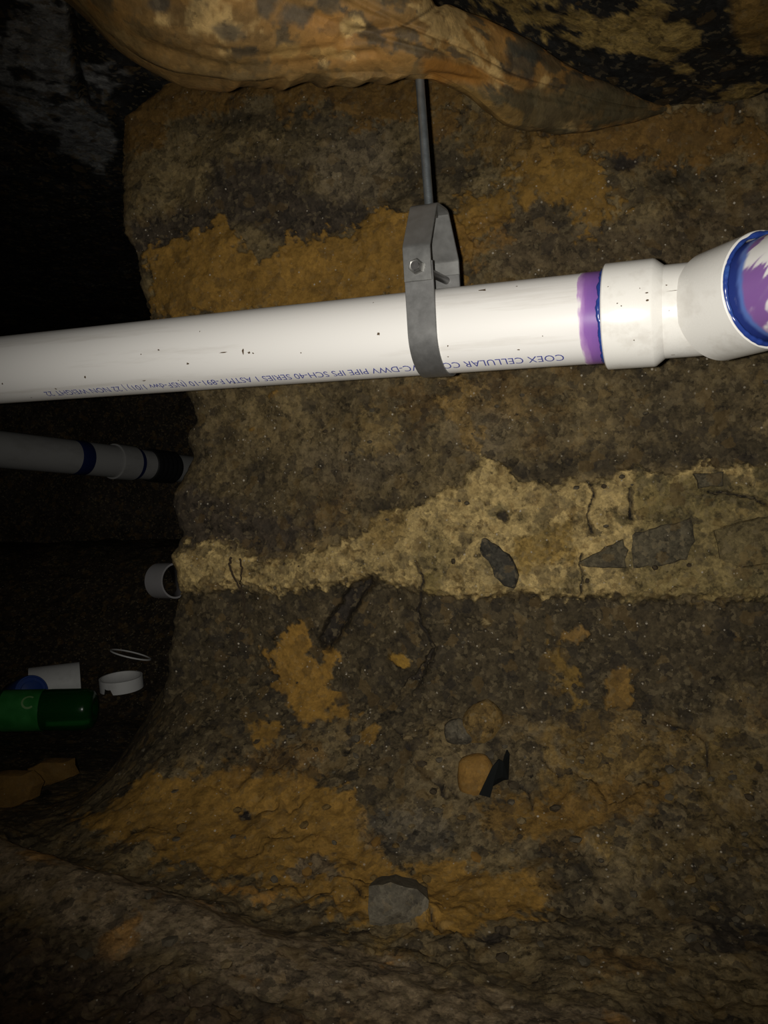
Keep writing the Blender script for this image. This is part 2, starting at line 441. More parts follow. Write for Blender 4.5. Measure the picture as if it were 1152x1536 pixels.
def floor_h(X, Y):
    w = (wallY(X) - Y) * .957
    h = -.50 - .09 * smooth(1.2, 2.15, Y)
    h = h + .205 * np.clip((.40 - w) / .40, 0, 1.15) ** 2.4 * smooth(-.60, -.31, X - .12 * (Y - 1.4)) * np.where(w > -.3, 1, 1)
    h = h + .46 * smooth(2.28, 3.0, Y)
    q = (X - RP[0]) * -RD[1] + (Y - RP[1]) * RD[0]
    a = (X - RP[0]) * RD[0] + (Y - RP[1]) * RD[1]
    q = q + .012 * fbm(a / .25, a * 0, 7, 2)
    pr = np.where(q > 0, np.exp(-(q / .055) ** 2), np.exp(-(q / .085) ** 2))
    h = h + .070 * pr * smooth(.85, -.15, a)
    h = h + .02 * fbm(X / .35, Y / .35, 103, 3)
    return h, q, pr

F_ORANGE = [
    ([(120, 1235), (200, 1195), (260, 1175), (340, 1165), (440, 1180), (520, 1200), (560, 1260), (590, 1300), (640, 1290), (700, 1290), (770, 1305), (830, 1320), (800, 1370), (690, 1402), (620, 1390), (540, 1390), (430, 1350), (300, 1318), (170, 1275)], ORANGE, 16, .95),
    ([(-20, 1160), (60, 1150), (105, 1142), (112, 1165), (60, 1178), (55, 1200), (-20, 1215)], lin(66, 48, 20, K), 6, 1),
    ([(330, 1165), (420, 1120), (480, 1110), (500, 1140), (440, 1175)], RUST, 14, .6),
    (ell(850, 1235, 60, 42), lin(92, 68, 28, K), 22, .75), (ell(935, 1205, 55, 30), lin(88, 66, 30, K), 18, .75),
    (ell(760, 1240, 50, 30), lin(90, 68, 30, K), 16, .7), (ell(1010, 1290, 60, 40), lin(72, 58, 30, K), 22, .6),
    (ell(1090, 1140, 60, 60), lin(72, 60, 34, K), 24, .6), (ell(1080, 1260, 60, 60), lin(72, 58, 30, K), 24, .6),
    (ell(930, 1450, 60, 40), lin(84, 62, 30, K), 20, .6), (ell(520, 1500, 20, 30), lin(112, 80, 34, K), 8, .8),
    (ell(370, 1345, 55, 14, 15), lin(120, 86, 36, K), 10, .8), (ell(60, 1520, 50, 30), lin(80, 60, 26, K), 12, .6),
    (ell(700, 1105, 14, 12), lin(92, 70, 32, K), 4, .9),
]
F_DARK = [(ell(1100, 1410, 70, 40), BLACKISH, 20, .9), (ell(840, 1300, 40, 40), UMBER, 16, .7), (ell(470, 1300, 40, 22), GREY, 10, .7), (ell(610, 1250, 60, 40), GREY, 20, .5),
          (ell(740, 1410, 26, 16), BLACKISH, 6, .9), (ell(1050, 1340, 60, 50), UMBER, 20, .6),
          (ell(67, 1190, 13, 9, -20), BLACKISH * .6, 3, 1), (ell(368, 1224, 7, 5), BLACKISH, 2, 1), (ell(205, 1250, 14, 8), UMBER, 4, .8)]  # ellipse under the left slab paints the shade of a hollow

t = np.arange(-.95, .95, .0030)[None, :]
Yf = np.exp(np.arange(math.log(.42), math.log(3.62), .0027))[:, None]
Xf = t * Yf; Yf = np.repeat(Yf, t.shape[1], 1)
hf, qf, prf = floor_h(Xf, Yf)
x = (W / 2 + Xf / Yf * F).astype(np.float32); y = (H / 2 - hf / Yf * F).astype(np.float32)
n1 = fbm(Xf / .075, Yf / .075, 203, 6, .55); n2 = fbm(Xf / .016, Yf / .016, 209, 4, .6); n3 = fbm(Xf / .3, Yf / .3, 215, 4)
C = np.zeros(Xf.shape + (3,), np.float32); C[...] = lin(74, 63, 43, K)
C = mixc(C, UMBER, smooth(0, .5, n1 + .3 * n2) * .8)
C = mixc(C, OLIVE, smooth(.15, .7, -n1 + .35 * n2) * .5)
C = mixc(C, YELLOW * .8, smooth(.25, .6, n3 + .5 * n2) * .4)
rag = 13 * n2 + 16 * n1 + 6 * fbm(Xf / .006, Yf / .006, 231, 2)
for poly, col, w, kk in F_ORANGE:
    m = smooth(-w * .4, w * .4, sdf(poly, x, y) + rag * min(1.4, w / 9)) * kk
    C = mixc(C, col[None] * (1 + .14 * n1[..., None]), m)
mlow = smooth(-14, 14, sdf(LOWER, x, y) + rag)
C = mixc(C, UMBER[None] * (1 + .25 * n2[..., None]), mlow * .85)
for poly, col, w, kk in [q_ for q_ in W_ORANGE if min(p_[1] for p_ in q_[0]) > 900]:
    C = mixc(C, col[None] * (1 + .14 * n1[..., None]), smooth(-w * .35, w * .35, sdf(poly, x, y) + rag * min(1.3, w / 8)) * kk)
for poly, col, w, kk in F_DARK:
    m = smooth(-w * .5, w * .5, sdf(poly, x, y) + rag * min(1.2, w / 9)) * kk
    C = mixc(C, col, m)
RIDGE = lin(96, 83, 64, K)
mr_ = smooth(.30, .6, prf + .2 * n1) * smooth(1.15, .65, (Xf - RP[0]) * RD[0] + (Yf - RP[1]) * RD[1])
C = mixc(C, RIDGE[None] * (1 + .25 * n2[..., None] + .2 * n1[..., None]), mr_ * .85)
C = mixc(C, lin(118, 84, 36, K), mr_ * smooth(.45, .7, n1 - .2 * n2) * .7)
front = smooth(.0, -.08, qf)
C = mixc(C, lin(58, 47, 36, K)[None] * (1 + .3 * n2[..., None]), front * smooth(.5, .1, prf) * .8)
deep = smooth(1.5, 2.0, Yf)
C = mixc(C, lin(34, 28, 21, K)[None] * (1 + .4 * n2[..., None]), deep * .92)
lm, lv = lumps(Xf / .034, Yf / .034, 15); lm2, lv2 = lumps(Xf / .013, Yf / .013, 16)
rough_m = (.3 + .6 * smooth(-.2, .4, fbm(Xf / .15, Yf / .15, 221, 3))) * (1 - .75 * smooth(.2, .6, prf)) * (.25 + .75 * smooth(.02, .12, (wallY(Xf) - Yf)))
hh = hf + .006 * (1 - .6 * prf) * fbm(Xf / .07, Yf / .07, 223, 4) + .0016 * fbm(Xf / .014, Yf / .014, 227, 3) + (.011 * lm * smooth(.35, .9, lv) + .004 * lm2 * smooth(.3, .9, lv2)) * rough_m
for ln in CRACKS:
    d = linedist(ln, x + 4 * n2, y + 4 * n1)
    g = smooth(3.4, .8, d); hh -= .010 * g; C = mixc(C, BLACKISH * .6, g)  # floor cracks: groove plus painted shade in the soil colour
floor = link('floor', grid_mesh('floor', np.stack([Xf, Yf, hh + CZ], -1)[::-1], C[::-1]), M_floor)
tag(floor, 'uneven dirt floor with orange clay and a long soil ridge', kind='structure')

# ------------------------------------------------------------------ ceiling, far wall
t = np.arange(-.98, .98, .0036)[None, :]
Yc = np.exp(np.arange(math.log(.3), math.log(3.62), .0034))[:, None]
Xc = t * Yc; Yc = np.repeat(Yc, t.shape[1], 1)
zc = .738 - .155 * smooth(-.1, .36, Xc) + .012 * fbm(Xc / .3, Yc / .3, 301, 4) + .004 * fbm(Xc / .05, Yc / .05, 305, 4)
x = (W / 2 + Xc / Yc * F).astype(np.float32); y = (H / 2 - zc / Yc * F).astype(np.float32)
n1 = fbm(Xc / .06, Yc / .06, 311, 6, .6); n2 = fbm(Xc / .02, Yc / .02, 317, 4, .6); n3 = fbm(Xc / .2, Yc / .2, 321, 4)
C = np.zeros(Xc.shape + (3,), np.float32); C[...] = lin(20, 20, 19, K)
C = mixc(C, lin(36, 36, 36, K), smooth(.1, .5, n1 + .5 * n2) * .6)
RIGHT = [(600, -400), (1500, -400), (1500, 130), (1152, 150), (1040, 165), (960, 150), (830, 120), (760, 60), (660, 20)]
m = smooth(-25, 25, sdf(RIGHT, x, y) + 14 * n1)
yl = smooth(-.02, .16, n1 + .35 * n2 + .02 - .25 * smooth(60, 150, y) - .35 * smooth(70, 10, linedist([(600, -30), (720, 40), (870, 115), (1000, 160)], x, y) * 1.0) - .2 * smooth(980, 1080, x) * smooth(1150, 1100, x))
C = mixc(C, lin(106, 88, 48, K)[None] * (1 + .2 * n3[..., None]), m * yl * .95)
C = mixc(C, lin(96, 74, 36, K), smooth(-8, 8, sdf([(1095, 0), (1180, -40), (1180, 80), (1130, 82), (1100, 50)], x, y) + 8 * n1) * .95)
LEFT = [(-200, -200), (95, -100), (110, 20), (112, 90), (135, 100), (185, 90), (192, 118), (160, 140), (152, 165), (178, 210), (156, 262), (128, 248), (85, 232), (92, 200), (40, 192), (-10, 140), (-200, 100)]
m = smooth(-4, 4, sdf(LEFT, x, y) + 10 * n1 + 4 * n2) * smooth(.5, .2, n1 + .2 * n2)
C = mixc(C, lin(92, 92, 90, K)[None] * (1 + .35 * n1[..., None]), m)
d = linedist([(100, -20), (112, 40), (112, 90), (128, 150)], x, y)
g = smooth(8, 4, d + 2 * n2); C = mixc(C, lin(14, 14, 13, K), g); zc += .01 * g
ceil = link('ceiling', grid_mesh('ceiling', np.stack([Xc, Yc, zc + CZ], -1), C), M_ceil)
tag(ceil, 'black underside overhead, blotched with dried yellow and grey mud', kind='structure')

Xw = np.linspace(-3.5, 1.5, 260)[None, :].repeat(90, 0); Zw = np.linspace(.9, -.75, 90)[:, None].repeat(260, 1)
Yw_ = 3.5 + .05 * fbm(Xw / .4, Zw / .4, 401, 4) + .012 * fbm(Xw / .06, Zw / .06, 405, 3)
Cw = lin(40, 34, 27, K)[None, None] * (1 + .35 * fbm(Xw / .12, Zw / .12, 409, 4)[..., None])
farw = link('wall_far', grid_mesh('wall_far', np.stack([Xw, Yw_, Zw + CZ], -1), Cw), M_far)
tag(farw, 'dark soil wall at the far end of the side tunnel', kind='structure')

# ------------------------------------------------------------------ mud-caked bulge hanging under the ceiling
ST = [(-260, -330, -560), (-100, -170, -500), (20, -60, -450), (80, -25, -420), (115, 10, -400), (150, 48, -370), (200, 80, -345), (260, 104, -310), (350, 112, -250), (450, 113, -160),
      (550, 115, -70), (640, 119, 0), (700, 138, 28), (760, 186, 58), (800, 193, 80), (870, 194, 115), (940, 187, 142), (985, 172, 160), (1020, 163, 163)]
DEP = [(-260, .90), (350, .865), (640, .87), (760, .98), (900, 1.10), (1020, 1.20)]
xs_ = np.linspace(-260, 1020, 520)
Ls = np.interp(xs_, [s[0] for s in ST], [s[1] for s in ST]); Us = np.interp(xs_, [s[0] for s in ST], [s[2] for s in ST])
ker = np.hanning(25); ker /= ker.sum()
sm = lambda a: np.convolve(np.pad(a, 12, mode='edge'), ker, 'valid')
Ls, Us = sm(Ls), sm(Us)
Ds = sm(np.interp(xs_, [s[0] for s in DEP], [s[1] for s in DEP]))
cy = (Ls + Us) / 2; hv = np.maximum((Ls - Us) / 2, .5)
th = np.linspace(0, 2 * math.pi, 200, endpoint=False)[None, :]
hd = np.minimum(.13, hv / F * Ds * .95 + .004)[:, None]
zz = ((H / 2 - cy) / F * Ds)[:, None] - (hv / F * Ds)[:, None] * np.cos(th)
Yl = Ds[:, None] - hd * np.sin(th)
Xl = ((xs_ - W / 2) / F * Ds)[:, None] + 0 * th
amp = np.minimum(1, hv / 60)[:, None]
arc = th * np.maximum(hd, .02)
dsp = (.007 * fbm(Xl / .16, arc / .07, 501, 3) + .0008 * fbm(Xl / .05, arc / .04, 505, 3)) * amp
px0 = (W / 2 + Xl / Yl * F).astype(np.float32); py0 = (H / 2 - zz / Yl * F).astype(np.float32)
face = np.cos(th) * 0 + (np.sin(th) > -.2)
for ln_, wd_, dp_ in (([(520, 62), (570, 46), (610, 34), (640, 14), (660, -10)], 11, .007), ([(645, 122), (740, 128), (850, 142), (960, 157)], 8, .005), ([(230, 70), (330, 96), (450, 100), (560, 84)], 9, .004), ([(300, 66), (400, 84), (500, 76)], 8, .003)):
    dsp -= dp_ * np.exp(-(linedist(ln_, px0, py0) / wd_) ** 2) * face
# fold lines that run along the underside
for c0, wd in ((.95, .07), (1.35, .05)):
    f_ = th - c0 - .25 * fbm(Xl / .22, Xl * 0, 511, 2)
    dsp -= .004 * np.exp(-(f_ / wd) ** 2) * amp
zz = zz - dsp * np.cos(th); Yl = Yl - dsp * np.sin(th)
x = (W / 2 + Xl / Yl * F).astype(np.float32); y = (H / 2 - zz / Yl * F).astype(np.float32)
n1 = fbm(Xl / .06, arc / .06, 521, 6, .55); n2 = fbm(Xl / .02, arc / .02, 525, 4); n3 = fbm(Xl / .16, arc / .06, 529, 4)
C = np.zeros(Xl.shape + (3,), np.float32); C[...] = lin(124, 92, 48, K * .92)
C = mixc(C, lin(140, 100, 50, K * .95), smooth(-.1, .5, n3))
C = mixc(C, lin(112, 88, 52, K * .8), smooth(.1, .5, -n3) * .7)
C = mixc(C, lin(76, 66, 48, K * .8), smooth(.22, .42, n1 + .45 * n2) * .85)
C = mixc(C, lin(60, 56, 46, K * .8), smooth(.30, .5, fbm(Xl / .035, arc / .02, 533, 5, .6)) * .8)
C = mixc(C, lin(166, 138, 88, K * .95), smooth(.36, .6, -n1 + .4 * n2) * .7)
C = mixc(C, lin(104, 82, 46, K * .8), smooth(-14, 14, sdf([(80, -40), (130, 0), (260, 60), (400, 95), (640, 100), (640, 140), (100, 140)], x, y) + 10 * n1) * .8)
for pl, cl, w in (([(670, 125), (760, 130), (860, 140), (960, 150), (1000, 175), (760, 210), (700, 160)], lin(72, 64, 44, K * .85), 10), ([(640, 95), (720, 100), (800, 120), (740, 130), (650, 118)], lin(126, 84, 32, K * .85), 10),
                  (ell(780, 95, 26, 20, 40), lin(54, 52, 44, K), 8), (ell(240, 5, 18, 12), lin(64, 58, 48, K), 5), (ell(440, 20, 26, 14), lin(70, 64, 52, K), 6), (ell(340, 45, 26, 9, 15), lin(70, 62, 48, K), 6),
                  ([(680, 128), (740, 140), (780, 170), (770, 192), (730, 190), (700, 160)], lin(118, 92, 48, K * .8), 6), (ell(520, 40, 14, 12), lin(196, 164, 104, K * .8), 4), (ell(470, 80, 60, 6), lin(150, 118, 66, K * .8), 4), (ell(400, 5, 20, 20), lin(74, 66, 52, K), 6)):
    C = mixc(C, cl, smooth(-w, w, sdf(pl, x, y) + 16 * n1 + 12 * n2) * .85)
dl = linedist([(560, 50), (600, 42), (640, 18), (668, -8)], x, y)
C = mixc(C, lin(60, 46, 26, K), smooth(4, 1, dl + 1.5 * n2) * .8)  # shade of the fold crease painted as a dark line
lump = link('trim_1', grid_mesh('trim_1', np.stack([Xl, Yl, zz + CZ], -1), C, wrap=True), M_lump)
tag(lump, 'orange mud-caked bulge sagging under the ceiling and tapering to the wall', kind='structure')

# ------------------------------------------------------------------ ray tools on the finished ground (for setting things down)
def fh(X_, Y_):
    a, _, _ = floor_h(np.array([float(X_)]), np.array([float(Y_)]))
    return float(a[0]) + CZ

def floor_pt(px_, py_, d0=.7, d1=3.4):
    for d in np.arange(d0, d1, .004):
        p = P(px_, py_, float(d))
        if p.z <= fh(p.x, p.y): return p
    return P(px_, py_, d1)

def wall_pt(px_, py_, off=0.0):
    tt = (px_ - W / 2) / F
    d = 1.31 / (1 + .29 * tt)
    p = P(px_, py_, d)
    j = int(np.clip((.80 - (p.z - CZ)) / .0021, 0, len(zs) - 1))
    i = int(np.clip((p.x - Xe[j]) / (1.02 - Xe[j]) * (NC - 1), 0, NC - 1))
    d = float(V_wall_Y[j, i]) - off
    return P(px_, py_, d)
V_wall_Y = Y

def surf_pt(px_, py_, off=0.0):
    a = wall_pt(px_, py_); b = floor_pt(px_, py_)
    return P(px_, py_, min(a.y, b.y) - off)

# ------------------------------------------------------------------ white drain pipe
M_pvc = plastic('white_pvc', (.80, .775, .735), .30, .6)
M_pvc2 = plastic('fitting_pvc', (.80, .775, .72), .24, .5, stretch=(22, 22, 22))
M_ink = plastic('blue_print', (.07, .08, .30), .5)
M_dirt = plastic('dried_dirt', (.09, .06, .035), .9, spec=.1)
M_glue = plastic('blue_glue', (.02, .045, .22), .22, .5, dirtcol=(.08, .22, .55), stretch=(50, 50, 50))

UX = Vector((.9255, -.3789, 0)).normalized()
NX = Vector((.3789, .9255, 0)).normalized()
ZX = Vector((0, 0, 1))
C0 = Vector((.0560, .8757, CZ + .192))
PR = .04445
DX = (UX.y, 0)

def u_at(px_, n=0.0):
    """distance along the pipe of the point (offset n behind its axis) seen in column px_"""
    k_ = (px_ - W / 2) / F
    b = C0 + NX * n
    return (k_ * b.y - b.x) / (UX.x - k_ * UX.y)

def pipe_root(name, origin, ux):
    e = empty(name, origin)
    e.rotation_euler = (0, 0, math.atan2(ux.y, ux.x))
    return e

def ring_profile(prof, n=96, name='tube'):
    """lathe: prof = [(u, r)] about local X; angle 0 faces the camera (-Y), 90 deg is down"""
    a = np.linspace(0, 2 * math.pi, n, endpoint=False)[None, :]
    pu = np.array([p[0] for p in prof])[:, None]; pr_ = np.array([p[1] for p in prof])[:, None]
    return np.stack([pu + 0 * a, -pr_ * np.cos(a), -pr_ * np.sin(a)], -1)

def lathe(name, prof, mat, parent, n=96, sharp=35):
    me = grid_mesh(name, ring_profile(prof, n), wrap=True)
    me.set_sharp_from_angle(angle=math.radians(sharp))
    bm = bmesh.new(); bm.from_mesh(me); bmesh.ops.recalc_face_normals(bm, faces=bm.faces); bm.to_mesh(me); bm.free()
    return link(name, me, mat, parent)

def onpipe(uu, phi, r):
    return Vector((uu, -r * math.cos(phi), -r * math.sin(phi)))

drain = pipe_root('drain_pipe', C0, UX)
tag(drain, 'long white plastic drain pipe crossing the picture, hung from a steel clevis', 'pipe')
uL = -1.75
uH = u_at(906, -.02)                       # hub edge
uB = u_at(1068)                            # bend of the elbow
lathe('pipe_barrel', [(uL, PR - .0055), (uL, PR), (-.6, PR), (0, PR), (uH + .02, PR)], M_pvc, drain, 128)

# elbow: coupling hub, neck, mitred bend and the second hub that opens towards the camera
A2 = math.radians(-48)
ax2 = Vector((math.cos(A2), math.sin(A2), 0))
HR, NRAD = .0512, .0440
hubL = u_at(981, -.03) - uH
lathe('coupling_hub', [(uH, PR + .0008), (uH, HR - .0012), (uH + .0012, HR), (uH + hubL - .002, HR), (uH + hubL, HR - .0008), (uH + hubL + .008, NRAD), (uH + hubL + .012, NRAD)], M_pvc2, drain, 128, 25)
rows = []
cB = Vector((uB, 0, 0))
nseg = 14
Rb = .052
u0 = uB - Rb * math.tan(abs(A2) / 2)
a = np.linspace(0, 2 * math.pi, 96, endpoint=False)
def ringpts(c, axis, r, a=a):
    side = Vector((axis.y, -axis.x, 0)).normalized()      # local -Y for a straight pipe
    return [[*(c + side * (r * math.cos(q)) + Vector((0, 0, -1)) * (r * math.sin(q)))] for q in a]
rows.append(ringpts(Vector((uH + hubL + .006, 0, 0)), Vector((1, 0, 0)), NRAD))
for i in range(nseg + 1):
    ang = A2 * i / nseg
    s = Vector((math.sin(abs(ang)) * Rb, -(1 - math.cos(ang)) * Rb, 0))
    rows.append(ringpts(Vector((u0, 0, 0)) + s, Vector((math.cos(ang), math.sin(ang), 0)), NRAD))
endc = Vector((u0, 0, 0)) + Vector((math.sin(abs(A2)) * Rb, -(1 - math.cos(A2)) * Rb, 0))
me = grid_mesh('elbow_bend', np.array(rows), wrap=True)
link('elbow_bend', me, M_pvc2, drain)
HUB2 = .060
h0 = endc - ax2 * .014
prof2 = [(0, NRAD - .002), (0, HR - .001), (.001, HR), (HUB2 - .001, HR), (HUB2, HR - .0008), (HUB2, PR + .0042), (HUB2 - .005, PR + .0010), (HUB2 - .012, PR + .0004)]
rows = [ringpts(h0 + ax2 * s, ax2, r) for s, r in prof2]
me = grid_mesh('elbow_hub', np.array(rows), wrap=True); me.set_sharp_from_angle(angle=math.radians(30))
link('elbow_hub', me, M_pvc2, drain)

# purple primer and blue glue, smeared by hand on the joints
def primer_mat(name, lo, hi, seed):
    m, nt, b = nodes(name); L = nt.links.new
    tc = N(nt, 'ShaderNodeTexCoord'); at = N(nt, 'ShaderNodeAttribute', attribute_name='wet')
    n1 = N(nt, 'ShaderNodeTexNoise'); n1.inputs['Scale'].default_value = 70; n1.inputs['Detail'].default_value = 5
    mp = N(nt, 'ShaderNodeMapping'); mp.inputs['Location'].default_value = (seed, seed, 0); mp.inputs['Scale'].default_value = (1.6, .35, .35)
    L(tc.outputs['Object'], mp.inputs[0]); L(mp.outputs[0], n1.inputs['Vector'])
    ad = N(nt, 'ShaderNodeMath', operation='MULTIPLY_ADD'); L(n1.outputs[0], ad.inputs[0]); ad.inputs[1].default_value = .5; L(at.outputs['Fac'], ad.inputs[2])
    cr = N(nt, 'ShaderNodeValToRGB'); e = cr.color_ramp.elements
    e[0].position = lo; e[0].color = (.78, .75, .72, 1)
    e[1].position = lo + .07; e[1].color = (.46, .28, .52, 1)
    for p_, c_ in ((lo + .22, (.25, .11, .36, 1)), (hi - .05, (.16, .075, .30, 1)), (hi, (.05, .06, .28, 1)), (hi + .18, (.02, .035, .17, 1))):
        q = cr.color_ramp.elements.new(min(p_, 1)); q.color = c_
    L(ad.outputs[0], cr.inputs[0]); L(cr.outputs[0], b.inputs['Base Color'])
    b.inputs['Roughness'].default_value = .3
    return m

def wet_attr(me, w):
    at = me.attributes.new('wet', 'FLOAT', 'POINT'); at.data.foreach_set('value', np.asarray(w, np.float32).ravel())

uP0, uP1 = u_at(868, -.035), uH + .004
nu = 40
aa = np.linspace(0, 2 * math.pi, 160, endpoint=False)[None, :]
left = uP0 + .0009 * fbm(aa * 3, aa * 0, 601, 4) + .0015 * np.sin(aa)
tt = np.linspace(0, 1, nu)[:, None]
uu = left + (uP1 - left) * tt
rr = PR + .0004 + 0 * uu
me = grid_mesh('primer_stain', np.stack([uu, -rr * np.cos(aa), -rr * np.sin(aa)], -1), wrap=True)
wet_attr(me, tt * .75 + 0 * aa)
link('primer_stain', me, primer_mat('primer_band', .24, .93, 0), drain)['label'] = 'purple primer band beside the coupling'
# bead of glue against the hub
aa = np.linspace(0, 2 * math.pi, 200, endpoint=False)[None, :]
bb = np.linspace(0, 2 * math.pi, 10, endpoint=False)[:, None]
br = .0022 + .0009 * fbm(aa * 7, aa * 0, 611, 4)
uu = uH - .0016 + .0014 * fbm(aa * 5, aa * 0, 615, 3) + br * np.cos(bb); rr = PR + .0004 + br * .7 * np.sin(bb)
Vb = np.stack([uu, -rr * np.cos(aa), -rr * np.sin(aa)], -1)
Vb = np.concatenate([Vb, Vb[:1]], 0)
link('glue_bead', grid_mesh('glue_bead', Vb, wrap=True), M_glue, drain)['label'] = 'dark blue glue bead at the coupling edge'

# outlet pipe: purple drips on white, blue glue in the socket mouth
s_ = np.concatenate([np.linspace(HUB2 - .02, HUB2 + .13, 220), [HUB2 + .42]])
a = np.linspace(0, 2 * math.pi, 300, endpoint=False)
Vo = np.array([ringpts(h0 + ax2 * float(s), ax2, PR, a) for s in s_])
dist = (s_ - HUB2)[:, None] + 0 * a[None, :]
an = a[None, :] + 0 * dist
wob = fbm(2.2 * np.cos(an) + 9, 2.2 * np.sin(an) + dist / .02, 621, 4)
cC = np.zeros(dist.shape + (3,), np.float32); cC[...] = (.80, .775, .735)
PUR, PUR2, BLU, BLU2 = np.array((.21, .09, .31), np.float32), np.array((.34, .20, .42), np.float32), np.array((.022, .04, .20), np.float32), np.array((.10, .17, .46), np.float32)
low = np.clip(np.sin(an - .15), -1, 1)                       # lower side of the pipe
drip = fbm(2.6 * np.cos(an) + 7, 2.6 * np.sin(an) + dist / .022, 631, 4)
pm = smooth(.0, .25, .052 * 14 * .0 + drip * .5 + (.034 - dist) * 16 + low * .38) * smooth(.085 + .03 * low, .055 + .03 * low, dist)
cC = mixc(cC, PUR2, pm * .9); cC = mixc(cC, PUR, smooth(.25, .75, pm * (1 + drip * .8)) * .9)
cC = mixc(cC, BLU2, smooth(.017, .012, dist + .003 * wob)); cC = mixc(cC, BLU, smooth(.012, .006, dist + .003 * wob))
M_out = plastic('painted_pvc', (.8, .775, .735), .28)
nt = M_out.node_tree; at = N(nt, 'ShaderNodeAttribute', attribute_name='Col'); nt.links.new(at.outputs['Color'], nt.nodes['Principled BSDF'].inputs['Base Color'])
link('outlet_pipe', grid_mesh('outlet_pipe', Vo, cC, wrap=True), M_out, drain)['label'] = 'white outlet pipe with purple primer drips'
aa = np.linspace(0, 2 * math.pi, 200, endpoint=False); rows = []
for q in np.linspace(0, 2 * math.pi, 11):
    ring = []
    for w in range(200):
        n_ = float(fbm(np.array([aa[w] * 5]), np.array([.3]), 641, 3)[0])
        br_ = .0026 + .0010 * n_
        s = HUB2 - .0005 + br_ * math.cos(q) + .0006 * n_; r = PR + .0030 + br_ * .9 * math.sin(q)
        side = Vector((ax2.y, -ax2.x, 0))
        ring.append([*(h0 + ax2 * s + side * (r * math.cos(aa[w])) - Vector((0, 0, 1)) * (r * math.sin(aa[w])))])
    rows.append(ring)
link('glue_bead', grid_mesh('glue_bead', np.array(rows), wrap=True), M_glue, drain)['label'] = 'blue glue ring in the elbow mouth'

# printed line, upside down along the lower side
def print_line(txt, px_a, px_b, n_chars_span, phi0, cap, mat, parent):
    cu = bpy.data.curves.new('print', 'FONT'); cu.body = txt; cu.size = 1.0; cu.resolution_u = 3
    o = bpy.data.objects.new('print', cu); COL.objects.link(o)
    cu2 = bpy.data.curves.new('print', 'FONT'); cu2.body = txt[:n_chars_span]; cu2.size = 1.0
    o2 = bpy.data.objects.new('print', cu2); COL.objects.link(o2)
    bpy.context.view_layer.update()
    dg = bpy.context.evaluated_depsgraph_get()
    span = o2.evaluated_get(dg).dimensions.x
    me = bpy.data.meshes.new_from_object(o.evaluated_get(dg))
    bpy.data.objects.remove(o); bpy.data.objects.remove(o2)
    off = -PR * math.cos(phi0)
    ua, ub = u_at(px_a, off), u_at(px_b, off)
    sxx = (ua - ub) / span; syy = cap / .70
    bm = bmesh.new(); bm.from_mesh(me)
    for k_ in range(1, 7):
        geom = bm.verts[:] + bm.edges[:] + bm.faces[:]
        bmesh.ops.bisect_plane(bm, geom=geom, plane_co=(0, -.15 + k_ * .14, 0), plane_no=(0, 1, 0))
    bmesh.ops.triangulate(bm, faces=bm.faces)
    for v in bm.verts:
        v.co = onpipe(ua - v.co.x * sxx, phi0 + v.co.y * syy / PR, PR + .00035)
    return from_bm('printed_line', bm, mat, parent, False)
LINE = 'COEX CELLULAR CORE PVC-DWV PIPE IPS SCH-40 SERIES 1 ASTM F-891-10 (NSF-dwv 1/01) | 22 NON WEIGHT 22'
pl_ = print_line(LINE, 846, 440, 42, math.radians(58), .0100, M_ink, drain)
pl_['label'] = 'blue printed line, upside down'

# dirt flecks and scuffs stuck on the white plastic
def flecks(name, spots, parent, mat, R_=PR):
    bm = bmesh.new()
    for (pxx, pyy, rx, ry) in spots:
        uu0 = u_at(pxx, -.04)
        for _ in range(3):
            p = C0 + UX * uu0
            d_ = p.y - .03
            zrel = (H / 2 - pyy) / F * (d_ + .0) + CZ - C0.z
            phi = math.asin(max(-.98, min(.98, -zrel / R_)))
            uu0 = u_at(pxx, -R_ * math.cos(phi))
        sc = d_ / F
        n = 11
        vs_ = []
        for i in range(n):
            w = 2 * math.pi * i / n; k_ = random.uniform(.45, 1.25)
            vs_.append(bm.verts.new(onpipe(uu0 + rx * sc * k_ * math.cos(w), phi + ry * sc * k_ * math.sin(w) / R_, R_ + .0006)))
        bm.faces.new(vs_)
    o = from_bm(name, bm, mat, parent, False); o['kind'] = 'stuff'
    return o
flecks('dirt_flecks', [(568, 504, 3.5, 3), (725, 436, 7, 2.5), (282, 547, 2.5, 2), (365, 530, 2.2, 5), (374, 531, 3, 1.6), (336, 531, 8, .8), (380, 532, 1.5, 1.2), (216, 570, 4, 1.3), (128, 566, 2, 2),
                       (4, 576, 2, 2), (84, 582, 1.5, 1.5), (47, 593, 2, 1.5), (672, 520, 1.6, 1.6), (672, 534, 1.5, 1.2), (452, 531, 1.2, 1.2), (778, 524, 2, 1), (814, 506, 1, 1), (238, 528, 2, 1.2), (212, 534, 1, 1),
                       (560, 455, 1, 1), (300, 500, 1, 1), (775, 430, 2, 1), (352, 571, 2, 1.2), (268, 569, 1.5, 1)], drain, M_dirt)
flecks('dirt_flecks', [(970, 447, 2.5, 1.2), (971, 458, 2.5, 1.5), (926, 462, 1.5, 1), (932, 466, 1, 1), (951, 512, 1.2, 1.2), (898 + 14, 437, 1.2, .8), (960, 440, 1, 1)], drain, M_dirt, HR)
flecks('dirt_flecks', [(1023, 487, 1.6, 2.5), (1000, 432, 1.8, 1.2), (1010, 525, 5, 1.2), (1004, 470, 1.2, 1), (990, 476, 1.2, 1), (1008, 441, 9, .6)], drain, M_dirt, NRAD)

